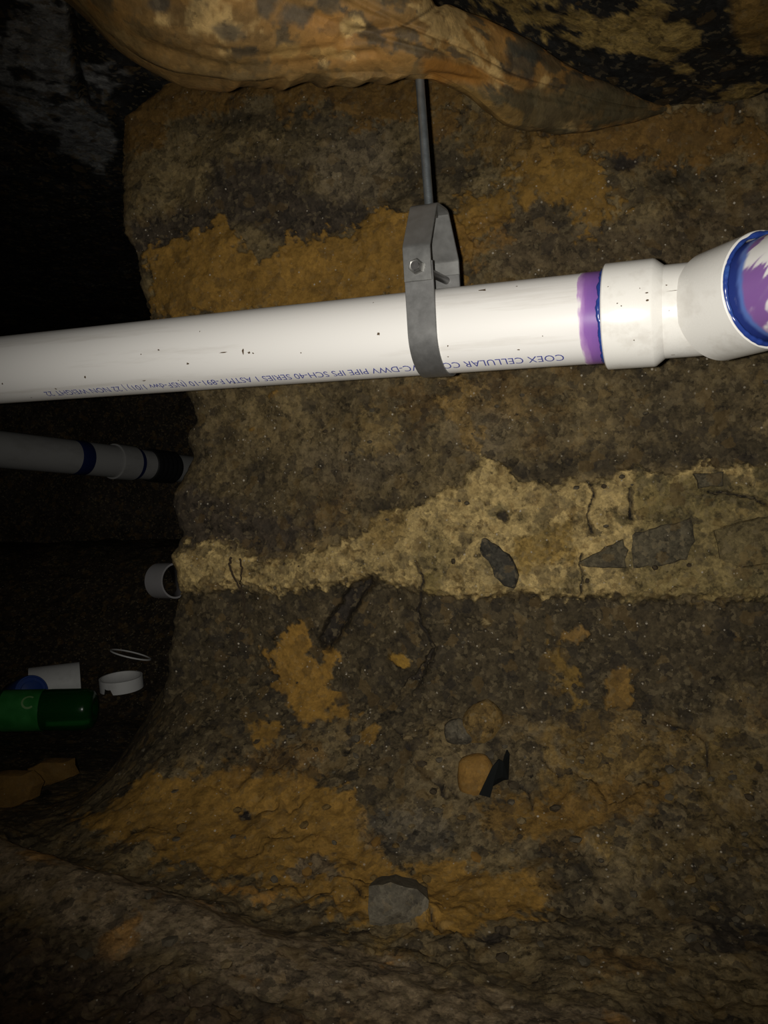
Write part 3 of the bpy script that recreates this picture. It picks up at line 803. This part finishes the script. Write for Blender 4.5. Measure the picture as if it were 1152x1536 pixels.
# ------------------------------------------------------------------ clevis hanger
M_galv = metal('galvanised_strap', (.21, .207, .20), .45, .7)
M_galv_in = metal('galvanised_yoke', (.25, .247, .235), .42, .7)
M_rod = metal('zinc_rod', (.34, .37, .38), .38, .85)
M_nut = metal('zinc_nut', (.24, .235, .22), .36, .85)
M_bolt = metal('dark_bolt', (.13, .125, .12), .42, .8)

hang = pipe_root('pipe_hanger', C0 + UX * 0.0, UX)
hang.rotation_euler.x = math.radians(6.5)      # swung a little towards the camera on its pipe
tag(hang, 'grey steel clevis hanger on a threaded rod, strapped around the white pipe', 'hanger')
LEAN = -.022                               # everything above the pipe leans along its axis

def strap(name, path, w, th_, mat, parent, lean=True):
    """path: [(y, z)] in the plane across the pipe; a flat bar of width w along the pipe"""
    bm = bmesh.new(); n = len(path); rings = []
    for i, (yv, zv) in enumerate(path):
        p0 = path[max(i - 1, 0)]; p1 = path[min(i + 1, n - 1)]
        ty, tz = p1[0] - p0[0], p1[1] - p0[1]; l = math.hypot(ty, tz) or 1
        ny, nz = -tz / l, ty / l
        xo = LEAN * max(zv, 0) if lean else 0
        ring = []
        for (sx_, st) in ((-.5, -.5), (.5, -.5), (.5, .5), (-.5, .5)):
            ring.append(bm.verts.new((xo + sx_ * w, yv + ny * th_ * st, zv + nz * th_ * st)))
        rings.append(ring)
    for r0, r1 in zip(rings[:-1], rings[1:]):
        for k_ in range(4):
            bm.faces.new((r0[k_], r0[(k_ + 1) % 4], r1[(k_ + 1) % 4], r1[k_]))
    bm.faces.new(rings[0]); bm.faces.new(rings[-1][::-1])
    bmesh.ops.recalc_face_normals(bm, faces=bm.faces)
    o = from_bm(name, bm, mat, parent, True, 28)
    bv = o.modifiers.new('edge', 'BEVEL'); bv.width = .0005; bv.segments = 1; bv.limit_method = 'ANGLE'; bv.angle_limit = math.radians(50)
    return o

TS = .0026
rs = PR + TS / 2 + .0004
low_path = [(-rs, .066)] + [(-rs, .04), (-rs, .02)] + [(-rs * math.cos(q), -rs * math.sin(q)) for q in np.linspace(0, math.pi, 40)] + [(rs, .02), (rs, .04), (rs, .066)]
strap('strap', low_path, .0310, TS, M_galv, hang)
ro = rs + TS + .0003
yoke_path = [(-ro, .0465), (-ro, .060), (-ro, .0795), (-ro + .0006, .0815), (-ro + .0018, .0835), (-.0225, .1215), (-.0200, .1255), (-.0165, .1275), (-.012, .1282),
             (.012, .1282), (.0165, .1275), (.0200, .1255), (.0225, .1215), (ro - .0018, .0835), (ro - .0006, .0815), (ro, .0795), (ro, .060), (ro, .0415)]
strap('yoke', yoke_path, .0295, .0028, M_galv_in, hang)

def cyl_between(p, q, r, n=20, r2=None, caps=True):
    bm = bmesh.new()
    p, q = Vector(p), Vector(q); d_ = q - p
    mtx = Matrix.Translation((p + q) / 2) @ d_.to_track_quat('Z', 'Y').to_matrix().to_4x4()
    bmesh.ops.create_cone(bm, cap_ends=caps, segments=n, radius1=r, radius2=r if r2 is None else r2, depth=d_.length, matrix=mtx)
    return bm

zb = .0605; xb = LEAN * zb
bolt = from_bm('bolt', cyl_between((xb, -ro - .009, zb), (xb, ro + .006, zb), .0042), M_bolt, hang)
def hexnut(name, y0, y1, r, mat, parent):
    bm = bmesh.new()
    for yv, rv in ((y0, r * .93), (y0 + (y1 - y0) * .15, r), (y1, r)):
        pass
    rings = []
    for yv, rv in ((y0, r * .86), (y0 + (y1 - y0) * .22, r), (y1, r)):
        rings.append([bm.verts.new((xb + rv * math.cos(q), yv, zb + rv * math.sin(q))) for q in [math.pi / 3 * i + .3 for i in range(6)]])
    inner = [[bm.verts.new((xb + .0046 * math.cos(q), yv, zb + .0046 * math.sin(q))) for q in [math.pi / 3 * i + .3 for i in range(6)]] for yv in (y0 + .0006, y1)]
    seq = [inner[1], inner[0]] + rings + [inner[1]]
    for r0, r1 in zip(seq[:-1], seq[1:]):
        for k_ in range(6):
            bm.faces.new((r0[k_], r0[(k_ + 1) % 6], r1[(k_ + 1) % 6], r1[k_]))
    bmesh.ops.remove_doubles(bm, verts=bm.verts, dist=1e-6)
    return from_bm(name, bm, mat, parent, True, 25)
hexnut('nut', -ro - .0068, -ro - .0014, .0078, M_nut, bolt)
hexnut('bolt_head', ro + .0070, ro + .0014, .0076, M_nut, bolt)
# hanger rod with rolled thread, leaning a little
def rod(name, p, q, r, mat, parent):
    p, q = Vector(p), Vector(q); d_ = (q - p).normalized(); L_ = (q - p).length
    s1 = d_.orthogonal().normalized(); s2 = d_.cross(s1)
    m_ = int(L_ / .0006); n = 20
    rows = []
    for i in range(m_):
        ring = []
        for k_ in range(n):
            w = 2 * math.pi * k_ / n
            ph = (i * .0006 / .0016 + k_ / n) % 1.0
            r_ = r - .0005 * abs(ph * 2 - 1)
            ring.append([*(p + d_ * (i * .0006) + s1 * (r_ * math.cos(w)) + s2 * (r_ * math.sin(w)))])
        rows.append(ring)
    me = grid_mesh(name, np.array(rows), wrap=True)
    return link(name, me, mat, parent)
topz = .1145
rod('rod', (LEAN * topz, 0, topz), (LEAN * topz - .0175, .034, topz + .160), .0050, M_rod, hang)
bm = bmesh.new()
bmesh.ops.create_cone(bm, cap_ends=True, segments=6, radius1=.0085, radius2=.0085, depth=.007, matrix=Matrix.Translation((LEAN * .122, 0, .1225)))
from_bm('rod_nut', bm, M_nut, hang, True, 25)

# ------------------------------------------------------------------ second pipe, far down the side tunnel
M_pvc_old = plastic('dusty_pvc', (.38, .375, .36), .5, .45, dirtcol=(.12, .10, .08), stretch=(5, 12, 12))
M_prim_d = plastic('dark_blue_glue', (.010, .018, .085), .4)
M_rubber = plastic('black_rubber', (.014, .014, .014), .5, .3, dirtcol=(.05, .045, .04))
PA, PB = P(0, 674, 2.52), P(240, 699.5, 3.12)
u2 = (PB - PA).normalized()
bp = empty('background_pipe', PA)
bp.rotation_euler = u2.to_track_quat('X', 'Z').to_euler()
tag(bp, 'dim grey-white pipe in the dark side tunnel, behind the large white pipe', 'pipe')
def s_at(px_):
    k_ = (px_ - W / 2) / F
    return (k_ * PA.y - PA.x) / (u2.x - k_ * u2.y)
r2 = .0572
lathe('pipe_barrel', [(-1.1, r2 - .006), (-1.1, r2), (s_at(170), r2), (s_at(170), r2 - .004)], M_pvc_old, bp, 48)
lathe('primer_ring', [(s_at(108), r2), (s_at(110), r2 + .0012), (s_at(125), r2 + .0014), (s_at(127), r2)], M_prim_d, bp, 48)['label'] = 'dark blue glue ring'
lathe('coupling_hub', [(s_at(170), r2 - .002), (s_at(170), r2 + .006), (s_at(197), r2 + .005), (s_at(198), r2 - .002)], M_pvc_old, bp, 48)
lathe('primer_ring', [(s_at(197), r2 - .004), (s_at(197.5), r2 + .002), (s_at(203), r2 + .001), (s_at(204), r2 - .006)], M_prim_d, bp, 48)['label'] = 'second dark blue ring'
lathe('pipe_stub', [(s_at(196), r2 - .002), (s_at(224), r2 - .003), (s_at(224), r2 - .008)], M_pvc_old, bp, 48)
pf = [(s_at(221), r2 - .004)]
for i in range(5):
    b0 = s_at(222 + i * 7)
    pf += [(b0, r2 + .002), (b0 + .012, r2 + .005), (b0 + .022, r2 + .005), (b0 + .03, r2 + .001)]
pf += [(s_at(260), r2 - .004)]
lathe('rubber_coupling', pf, M_rubber, bp, 48)['label'] = 'black ribbed rubber coupling'
lathe('pipe_end', [(s_at(255), r2 - .004), (s_at(255) + .30, r2 - .004)], M_pvc_old, bp, 40)

# ------------------------------------------------------------------ litter on the tunnel floor
M_white_d = plastic('dusty_white', (.72, .715, .69), .5, .35, dirtcol=(.15, .13, .10), stretch=(20, 20, 20))

def tube_thing(name, center, axis, r, length, wall_t, label, cat, group=None, mat=None, n=56, notch=None):
    root_me_rows = []
    prof = [(-length / 2, r - wall_t), (-length / 2, r), (length / 2, r), (length / 2, r - wall_t), (-length / 2, r - wall_t)]
    Vt = ring_profile(prof, n)
    if notch:
        a0, a1, dep = notch
        ang = np.linspace(0, 2 * math.pi, n, endpoint=False)
        for j, q in enumerate(ang):
            if a0 < q < a1:
                jag = dep * (.6 + .4 * random.random())
                for i_ in (0, 1, 4): Vt[i_, j, 0] += jag
    me = grid_mesh(name, Vt, wrap=True); me.set_sharp_from_angle(angle=math.radians(35))
    bm = bmesh.new(); bm.from_mesh(me); bmesh.ops.remove_doubles(bm, verts=bm.verts, dist=1e-6); bmesh.ops.recalc_face_normals(bm, faces=bm.faces); bm.to_mesh(me); bm.free()
    o = link(name, me, mat or M_white_d)
    o.location = center
    o.rotation_euler = Vector(axis).normalized().to_track_quat('X', 'Z').to_euler()
    return tag(o, label, cat, group)

# 2-litre bottle on its side
def bottle(center, axis):
    m, nt, b = nodes('green_plastic')
    b.inputs['Base Color'].default_value = (.02, .17, .03, 1); b.inputs['Roughness'].default_value = .2
    b.inputs['Transmission Weight'].default_value = .75; b.inputs['IOR'].default_value = 1.35
    lab, nt2, b2 = nodes('green_label')
    tc = N(nt2, 'ShaderNodeTexCoord'); n1 = N(nt2, 'ShaderNodeTexNoise'); n1.inputs['Scale'].default_value = 22; n1.inputs['Detail'].default_value = 4
    nt2.links.new(tc.outputs['Object'], n1.inputs['Vector'])
    cr = N(nt2, 'ShaderNodeValToRGB'); cr.color_ramp.elements[0].position = .35; cr.color_ramp.elements[0].color = (.022, .17, .03, 1); cr.color_ramp.elements[1].position = .7; cr.color_ramp.elements[1].color = (.05, .26, .06, 1)
    nt2.links.new(n1.outputs[0], cr.inputs[0]); nt2.links.new(cr.outputs[0], b2.inputs['Base Color']); b2.inputs['Roughness'].default_value = .3
    e = empty('plastic_bottle', center)
    e.rotation_euler = Vector(axis).normalized().to_track_quat('X', 'Z').to_euler()
    tag(e, 'green soft drink bottle lying on its side on the dark tunnel floor', 'bottle')
    R_ = .054
    pr = [(.125, .012), (.131, .024), (.132, .036), (.126, .047), (.110, .0535), (.09, R_), (.02, R_), (0, R_ - .0012), (-.10, R_ - .0012), (-.105, R_), (-.125, .053), (-.15, .045), (-.172, .03), (-.185, .0185), (-.192, .0145), (-.205, .0135)]
    lathe('body', pr, m, e, 64, 60)
    lathe('label', [(.0, R_ - .001), (0, R_ + .0003), (-.1, R_ + .0003), (-.1, R_ - .001)], lab, e, 64)['label'] = 'printed green label'
    lathe('cap', [(-.198, .0142), (-.198, .0158), (-.212, .0158), (-.2125, .0145), (-.2125, .002)], M_white_d, e, 32)
    # pale ring printed on the label
    bm = bmesh.new(); n = 28; rings = [[], []]
    for i in range(n):
        w = .9 + 4.6 * i / (n - 1)
        for j, rr_ in enumerate((.013, .018)):
            xx = -.025 + rr_ * math.cos(w); yy = .62 + rr_ * math.sin(w) / R_
            rings[j].append(bm.verts.new(onpipe(xx, -yy, R_ + .0006)))
    for i in range(n - 1): bm.faces.new((rings[0][i], rings[0][i + 1], rings[1][i + 1], rings[1][i]))
    from_bm('label_ring', bm, plastic('pale_green', (.20, .36, .14), .4), e)
    return e
pb = floor_pt(74, 1100)
BD = 2.16
bc = P(66, 1065, BD)
bottle(bc, (.985, .08, .0))

can_c = P(36, 1042, 2.30)
can_e = empty('blue_can', can_c); can_e.rotation_euler = Vector((.55, -.62, .25)).normalized().to_track_quat('X', 'Z').to_euler()
tag(can_e, 'dark blue can tipped over behind the green bottle', 'can')
M_blue = plastic('blue_paint', (.02, .06, .26), .4, .5, dirtcol=(.10, .12, .16), stretch=(16, 16, 16))
lathe('can_body', [(-.075, .002), (-.075, .043), (-.07, .046), (.06, .046), (.066, .044), (.066, .040), (.063, .039), (.063, .002)], M_blue, can_e, 40)
lathe('can_lid', [(.063, .030), (.070, .030), (.071, .028), (.071, .002)], M_blue, can_e, 32)

oc = P(83, 1026, 2.47)
tube_thing('pipe_offcut', oc, (.93, .36, .06), .0572, .142, .006, 'short white pipe offcut lying behind the green bottle', 'offcut')
rc = P(182, 1024, 2.30)
tube_thing('pipe_ring', rc, (-.06, -.10, 1), .0590, .034, .0045, 'short white pipe ring with a broken edge, right of the green bottle', 'ring', notch=(1.5, 1.95, .02))
tr = P(196, 982, 2.47)
tube_thing('thin_hoop', tr, (.26, .10, 1), .0615, .004, .004, 'thin white plastic hoop, above the broken pipe ring', 'hoop')
cc = P(251, 871, 2.71)
tube_thing('coupling_stub', cc, (.80, -.60, .05), .0585, .085, .006, 'white pipe coupling half hidden by the corner of the earth wall', 'coupling', mat=plastic('stub_pvc', (.52, .50, .50), .45, .25, stretch=(12, 12, 12)))

# ------------------------------------------------------------------ stones set in the mortar band
def slab(name, poly, at_, thick, mat, parent=None, seed=0, dome=.5):
    """flat stone: outline resampled and roughened, bevelled rim, uneven face, real thickness"""
    r = random.Random(seed)
    pts = []
    n = len(poly)
    for i in range(n):
        a_, b_ = poly[i], poly[(i + 1) % n]
        m_ = max(1, int(math.hypot(b_[0] - a_[0], b_[1] - a_[1]) / 9))
        for j in range(m_):
            f = j / m_
            pts.append((a_[0] + (b_[0] - a_[0]) * f + r.uniform(-2.4, 2.4), a_[1] + (b_[1] - a_[1]) * f + r.uniform(-1.6, 1.6)))
    cx = sum(p[0] for p in pts) / len(pts); cy_ = sum(p[1] for p in pts) / len(pts)
    bm = bmesh.new(); rings = []
    for sc, off in ((1.0, -thick), (1.0, thick * .55), (.93, thick * (1 - dome * .15)), (.6, thick * (1 + dome * .2)), (.25, thick * (1 + dome * .3))):
        ring = []
        for (x_, y_) in pts:
            p = at_(cx + (x_ - cx) * sc, cy_ + (y_ - cy_) * sc)
            nn = 0 if off < 0 else r.uniform(-.0012, .0012)
            ring.append(bm.verts.new(p - Vector((.28, .96, 0)) * (off + nn) if parent is not floor else p + Vector((0, 0, off + nn))))
        rings.append(ring)
    for r0, r1 in zip(rings[:-1], rings[1:]):
        for k_ in range(len(pts)):
            bm.faces.new((r0[k_], r0[(k_ + 1) % len(pts)], r1[(k_ + 1) % len(pts)], r1[k_]))
    bm.faces.new(rings[-1]); bm.faces.new(rings[0][::-1])
    bmesh.ops.triangulate(bm, faces=[f for f in bm.faces if len(f.verts) > 4])
    return from_bm(name, bm, mat, parent, True, 30)

def plane_wall(x_, y_):
    tt_ = (x_ - W / 2) / F
    return P(x_, y_, 1.31 / (1 + .29 * tt_) - .014)

def local_wall(poly):
    cx = sum(p[0] for p in poly) / len(poly); cy_ = sum(p[1] for p in poly) / len(poly)
    ds = [wall_pt(cx + dx, cy_ + dy).y - plane_wall(cx + dx, cy_ + dy).y for dx in (-14, 0, 14) for dy in (-14, 0, 14)]
    k_ = sorted(ds)[4]
    return lambda x_, y_: P(x_, y_, plane_wall(x_, y_).y + k_)

def emat(name, c, **k): return earth(name, tuple(float(v) for v in c), **k)
E_slate = emat('slate', lin(46, 43, 36, K), var=.42, specks=.02, bump=.4)
E_dark = emat('dark_stone', lin(62, 56, 42, K), var=.42, specks=.05)
E_brown = emat('brown_stone', lin(76, 66, 42, K), var=.42, specks=.05)
STONES = [([(713, 808), (728, 806), (748, 820), (770, 838), (776, 862), (772, 882), (755, 878), (742, 864), (733, 840), (718, 826)], E_slate),
          ([(870, 842), (900, 826), (935, 808), (941, 826), (938, 852), (905, 852), (874, 850)], E_dark),
          ([(946, 802), (1000, 786), (1038, 778), (1042, 812), (1030, 838), (990, 848), (950, 852)], E_dark),
          ([(1072, 795), (1120, 780), (1175, 770), (1175, 845), (1110, 850), (1078, 838)], E_brown),
          ([(1040, 712), (1085, 708), (1086, 728), (1046, 732)], E_dark)]
for i, (poly, mt) in enumerate(STONES):
    slab('stone', poly, local_wall(poly), .007, mt, wall, i)

# ------------------------------------------------------------------ loose stones, clay lumps and plastic scraps
def rock(name, center, dims, seed, mat, sub=2, rough_=.18, flat=0.0, parent=None, tri=None):
    r = random.Random(seed)
    bm = bmesh.new()
    bmesh.ops.create_icosphere(bm, subdivisions=sub, radius=1.0)
    planes = [(Vector((r.gauss(0, 1), r.gauss(0, 1), r.gauss(0, 1))).normalized(), r.uniform(.62, .9)) for _ in range(9)]
    for v in bm.verts:
        for n_, d_ in planes:
            k_ = v.co.dot(n_)
            if k_ > d_: v.co -= n_ * (k_ - d_) * (1 - flat)
        v.co *= 1 + r.uniform(-rough_, rough_) * .35
        v.co = Vector((v.co.x * dims[0], v.co.y * dims[1], v.co.z * dims[2]))
    o = from_bm(name, bm, mat, parent, True, 32)
    if center is not None: o.location = center
    return o

E_rock = emat('grey_rock', lin(78, 72, 60, K), var=.28, specks=.04, bump=.5)
E_orange = emat('orange_clay', lin(104, 77, 35, K), var=.3, specks=.0, bump=.3)
E_ochre = emat('ochre_clay', lin(86, 68, 36, K), var=.45, specks=.05)
E_tan = emat('tan_clod', lin(96, 82, 56, K), var=.3, specks=.05)
E_grit = emat('grey_clod', lin(70, 64, 52, K), var=.35, specks=.08)
E_umber = emat('dark_clod', lin(52, 44, 32, K), var=.35, specks=.05)
M_black = plastic('black_plastic', (.006, .007, .0065), .8, .3, spec=.12, dirtcol=(.016, .015, .013), stretch=(30, 30, 30))

# angular grey rock with a dark upper face
pg = floor_pt(600, 1368)
bm = bmesh.new()
sc = pg.y / F
outline = [(-46, -30), (-14, -36), (24, -24), (42, -8), (34, 22), (20, 30), (-4, 36), (-18, 38), (-44, 24), (-48, 4)]
fr = [bm.verts.new(pg + Vector((x_ * sc, -.030 - .004 * math.sin(i * 1.7), (-y_ + 26) * sc))) for i, (x_, y_) in enumerate(outline)]
bk = [bm.verts.new(pg + Vector((x_ * sc * .85 + .004, .030, (-y_ + 20) * sc * (.9 if y_ > 0 else .72)))) for (x_, y_) in outline]
cf = bm.verts.new(pg + Vector((.002, -.040, 26 * sc)))
n = len(outline)
for i in range(n):
    bm.faces.new((fr[i], fr[(i + 1) % n], cf)); bm.faces.new((fr[i], bk[i], bk[(i + 1) % n], fr[(i + 1) % n]))
bm.faces.new(bk[::-1])
bmesh.ops.subdivide_edges(bm, edges=bm.edges, cuts=2, use_grid_fill=True)
for v in bm.verts: v.co += Vector((random.uniform(-1, 1), random.uniform(-1, 1), random.uniform(-1, 1))) * .0010
o = from_bm('rock', bm, E_rock, None, True, 28)
tag(o, 'angular grey rock sitting in orange clay on the floor', 'rock')

o = rock('clay_lump', surf_pt(715, 1164, .010), (.031, .020, .037), 5, E_orange, 3, .04, .55)
tag(o, 'smooth bright orange clay lump with a black scrap against it', 'clay')
o = rock('clay_lump', surf_pt(722, 1084, .010), (.034, .024, .036), 9, E_ochre, 3, .1, .5)
tag(o, 'rough ochre clay lump above the smooth bright orange one', 'clay')
o = rock('clay_lump', surf_pt(688, 1100, .006), (.026, .018, .022), 12, E_grit, 3, .1, .5)
tag(o, 'small dull brown lump on the left flank of the rough ochre lump', 'clay')

def sheet(name, poly, at_, th_, mat, bend=None):
    bm = bmesh.new()
    f0 = [bm.verts.new(at_(x_, y_) + (bend(i) if bend else Vector((0, 0, 0)))) for i, (x_, y_) in enumerate(poly)]
    f = bm.faces.new(f0)
    bmesh.ops.triangulate(bm, faces=[f])
    bmesh.ops.solidify(bm, geom=bm.faces[:], thickness=th_)
    return from_bm(name, bm, mat, None, False)
pw = surf_pt(738, 1165, .030).y
o = sheet('plastic_scrap', [(718, 1190), (738, 1150), (748, 1138), (754, 1142), (761, 1128), (764, 1134), (763, 1172), (757, 1174), (746, 1170), (735, 1182), (732, 1194)],
          lambda x_, y_: P(x_, y_, pw), .002, M_black, lambda i: Vector((0, .010 if i in (4, 5, 6, 7) else -.004 if i in (0, 10) else 0, 0)))
tag(o, 'torn black plastic scrap standing against the smooth bright orange lump', 'plastic scrap')
# broken clay slabs by the left edge
for poly, nm in (([(46, 1152), (66, 1140), (104, 1140), (112, 1164), (84, 1174), (56, 1182), (48, 1168)], 'angular orange clay slab over a hollow painted as a dark patch, at the left side of the floor'),
                 ([(-30, 1162), (14, 1158), (44, 1160), (58, 1176), (54, 1196), (20, 1212), (-30, 1214)], 'low orange clay slab cut by the left frame edge')):
    pm_ = floor_pt(sum(p[0] for p in poly) / len(poly), max(p[1] for p in poly))
    o = slab('clay_slab', poly, lambda x_, y_: P(x_, y_, pm_.y + .02), .014, emat('slab_clay', lin(84, 62, 27, K), var=.2, specks=.01), None, 41)
    tag(o, nm, 'clay')

# roots
def root_tube(name, pts, r, mat):
    bm = bmesh.new(); prev = None; n = 7
    for i, p in enumerate(pts):
        d_ = (pts[min(i + 1, len(pts) - 1)] - pts[max(i - 1, 0)]).normalized()
        s1 = d_.orthogonal().normalized(); s2 = d_.cross(s1); rr_ = r * (1 - .6 * i / len(pts))
        ring = [bm.verts.new(p + s1 * rr_ * math.cos(2 * math.pi * k_ / n) + s2 * rr_ * math.sin(2 * math.pi * k_ / n)) for k_ in range(n)]
        if prev:
            for k_ in range(n): bm.faces.new((prev[k_], prev[(k_ + 1) % n], ring[(k_ + 1) % n], ring[k_]))
        else: bm.faces.new(ring)
        prev = ring
    bm.faces.new(prev[::-1])
    return from_bm(name, bm, mat)
M_root = plastic('root_bark', (.045, .032, .020), .85, .3, spec=.1, dirtcol=(.14, .10, .06), stretch=(60, 60, 60))
def wpath(pp, off=.004, m_=6):
    out = []
    for (a_, b_) in zip(pp[:-1], pp[1:]):
        for j in range(m_):
            f = j / m_
            out.append(wall_pt(a_[0] + (b_[0] - a_[0]) * f + random.uniform(-1.2, 1.2), a_[1] + (b_[1] - a_[1]) * f, off))
    out.append(wall_pt(*pp[-1], -.004))
    for i in range(1, len(out) - 1): out[i] = Vector((out[i].x, (out[i - 1].y + out[i].y + out[i + 1].y) / 3, out[i].z))
    return out
for pp, r_, lb in (([(346, 836), (344, 848), (352, 868), (362, 886), (368, 905), (364, 935)], .0022, 'thin dark root hanging over the pale mortar, left strand of two'),
                   ([(360, 838), (363, 855), (360, 872), (365, 890), (362, 912)], .0018, 'thin dark root hanging over the pale mortar, right strand of two'),
                   ([(368, 930), (352, 955), (356, 990)], .0014, 'hair-thin root on the dark soil under the two mortar roots')):
    tag(root_tube('root', wpath(pp), r_, M_root), lb, 'root', 'roots on the wall')

# clods and pebbles, each a piece of the floor or the wall
clod_mats = [E_ochre, E_tan, E_grit, E_umber, E_orange]
protos = []
for mi, mt in enumerate(clod_mats):
    for j in range(3):
        o = rock('clod', None, (1, .9, .75), 100 + mi * 7 + j, mt, 1, .25, parent=floor)
        protos.append((mi, o))
first = {id(o): True for _, o in protos}
def put(parent, name, loc, s, mi, used):
    cand = [o for m_, o in protos if m_ == mi]
    o = random.choice(cand)
    c = o.copy()
    c.name = name
    COL.objects.link(c)
    c.parent = parent
    c.location = loc; c.scale = (s * random.uniform(.8, 1.3), s, s * random.uniform(.7, 1.1))
    c.rotation_euler = (random.uniform(-.4, .4), random.uniform(-.4, .4), random.uniform(0, 6.28))
cnt = 0
while cnt < 190:
    px_, py_ = random.uniform(0, 1152), random.uniform(1110, 1480)
    if 180 > px_ and py_ < 1150: continue
    if py_ > 1300 + .17 * px_ and random.random() < .6: continue
    p = floor_pt(px_, py_, .7, 2.0)
    w_ = (wallY(p.x) - p.y)
    if p.y > 1.9 or w_ < .02: continue
    inorange = float(sdf(F_ORANGE[0][0], np.array([px_], np.float32), np.array([py_], np.float32))[0]) > -10
    mi = random.choice([0, 4, 0, 4, 2]) if inorange else random.choice([1, 2, 2, 3, 3, 0, 2])
    s = random.choice([.004, .005, .006, .007, .009]) * random.uniform(.8, 1.3)
    put(floor, 'clod', (p.x, p.y, fh(p.x, p.y) + s * .35), s, mi, None); cnt += 1
cnt = 0
while cnt < 70:
    px_, py_ = random.uniform(300, 1150), random.uniform(570, 1110)
    p = wall_pt(px_, py_, .001)
    s = random.choice([.003, .004, .005, .006]) * random.uniform(.8, 1.2)
    put(wall, 'pebble', p, s, random.choice([1, 2, 3, 2, 3]), None); cnt += 1
for _, o in protos: bpy.data.objects.remove(o)
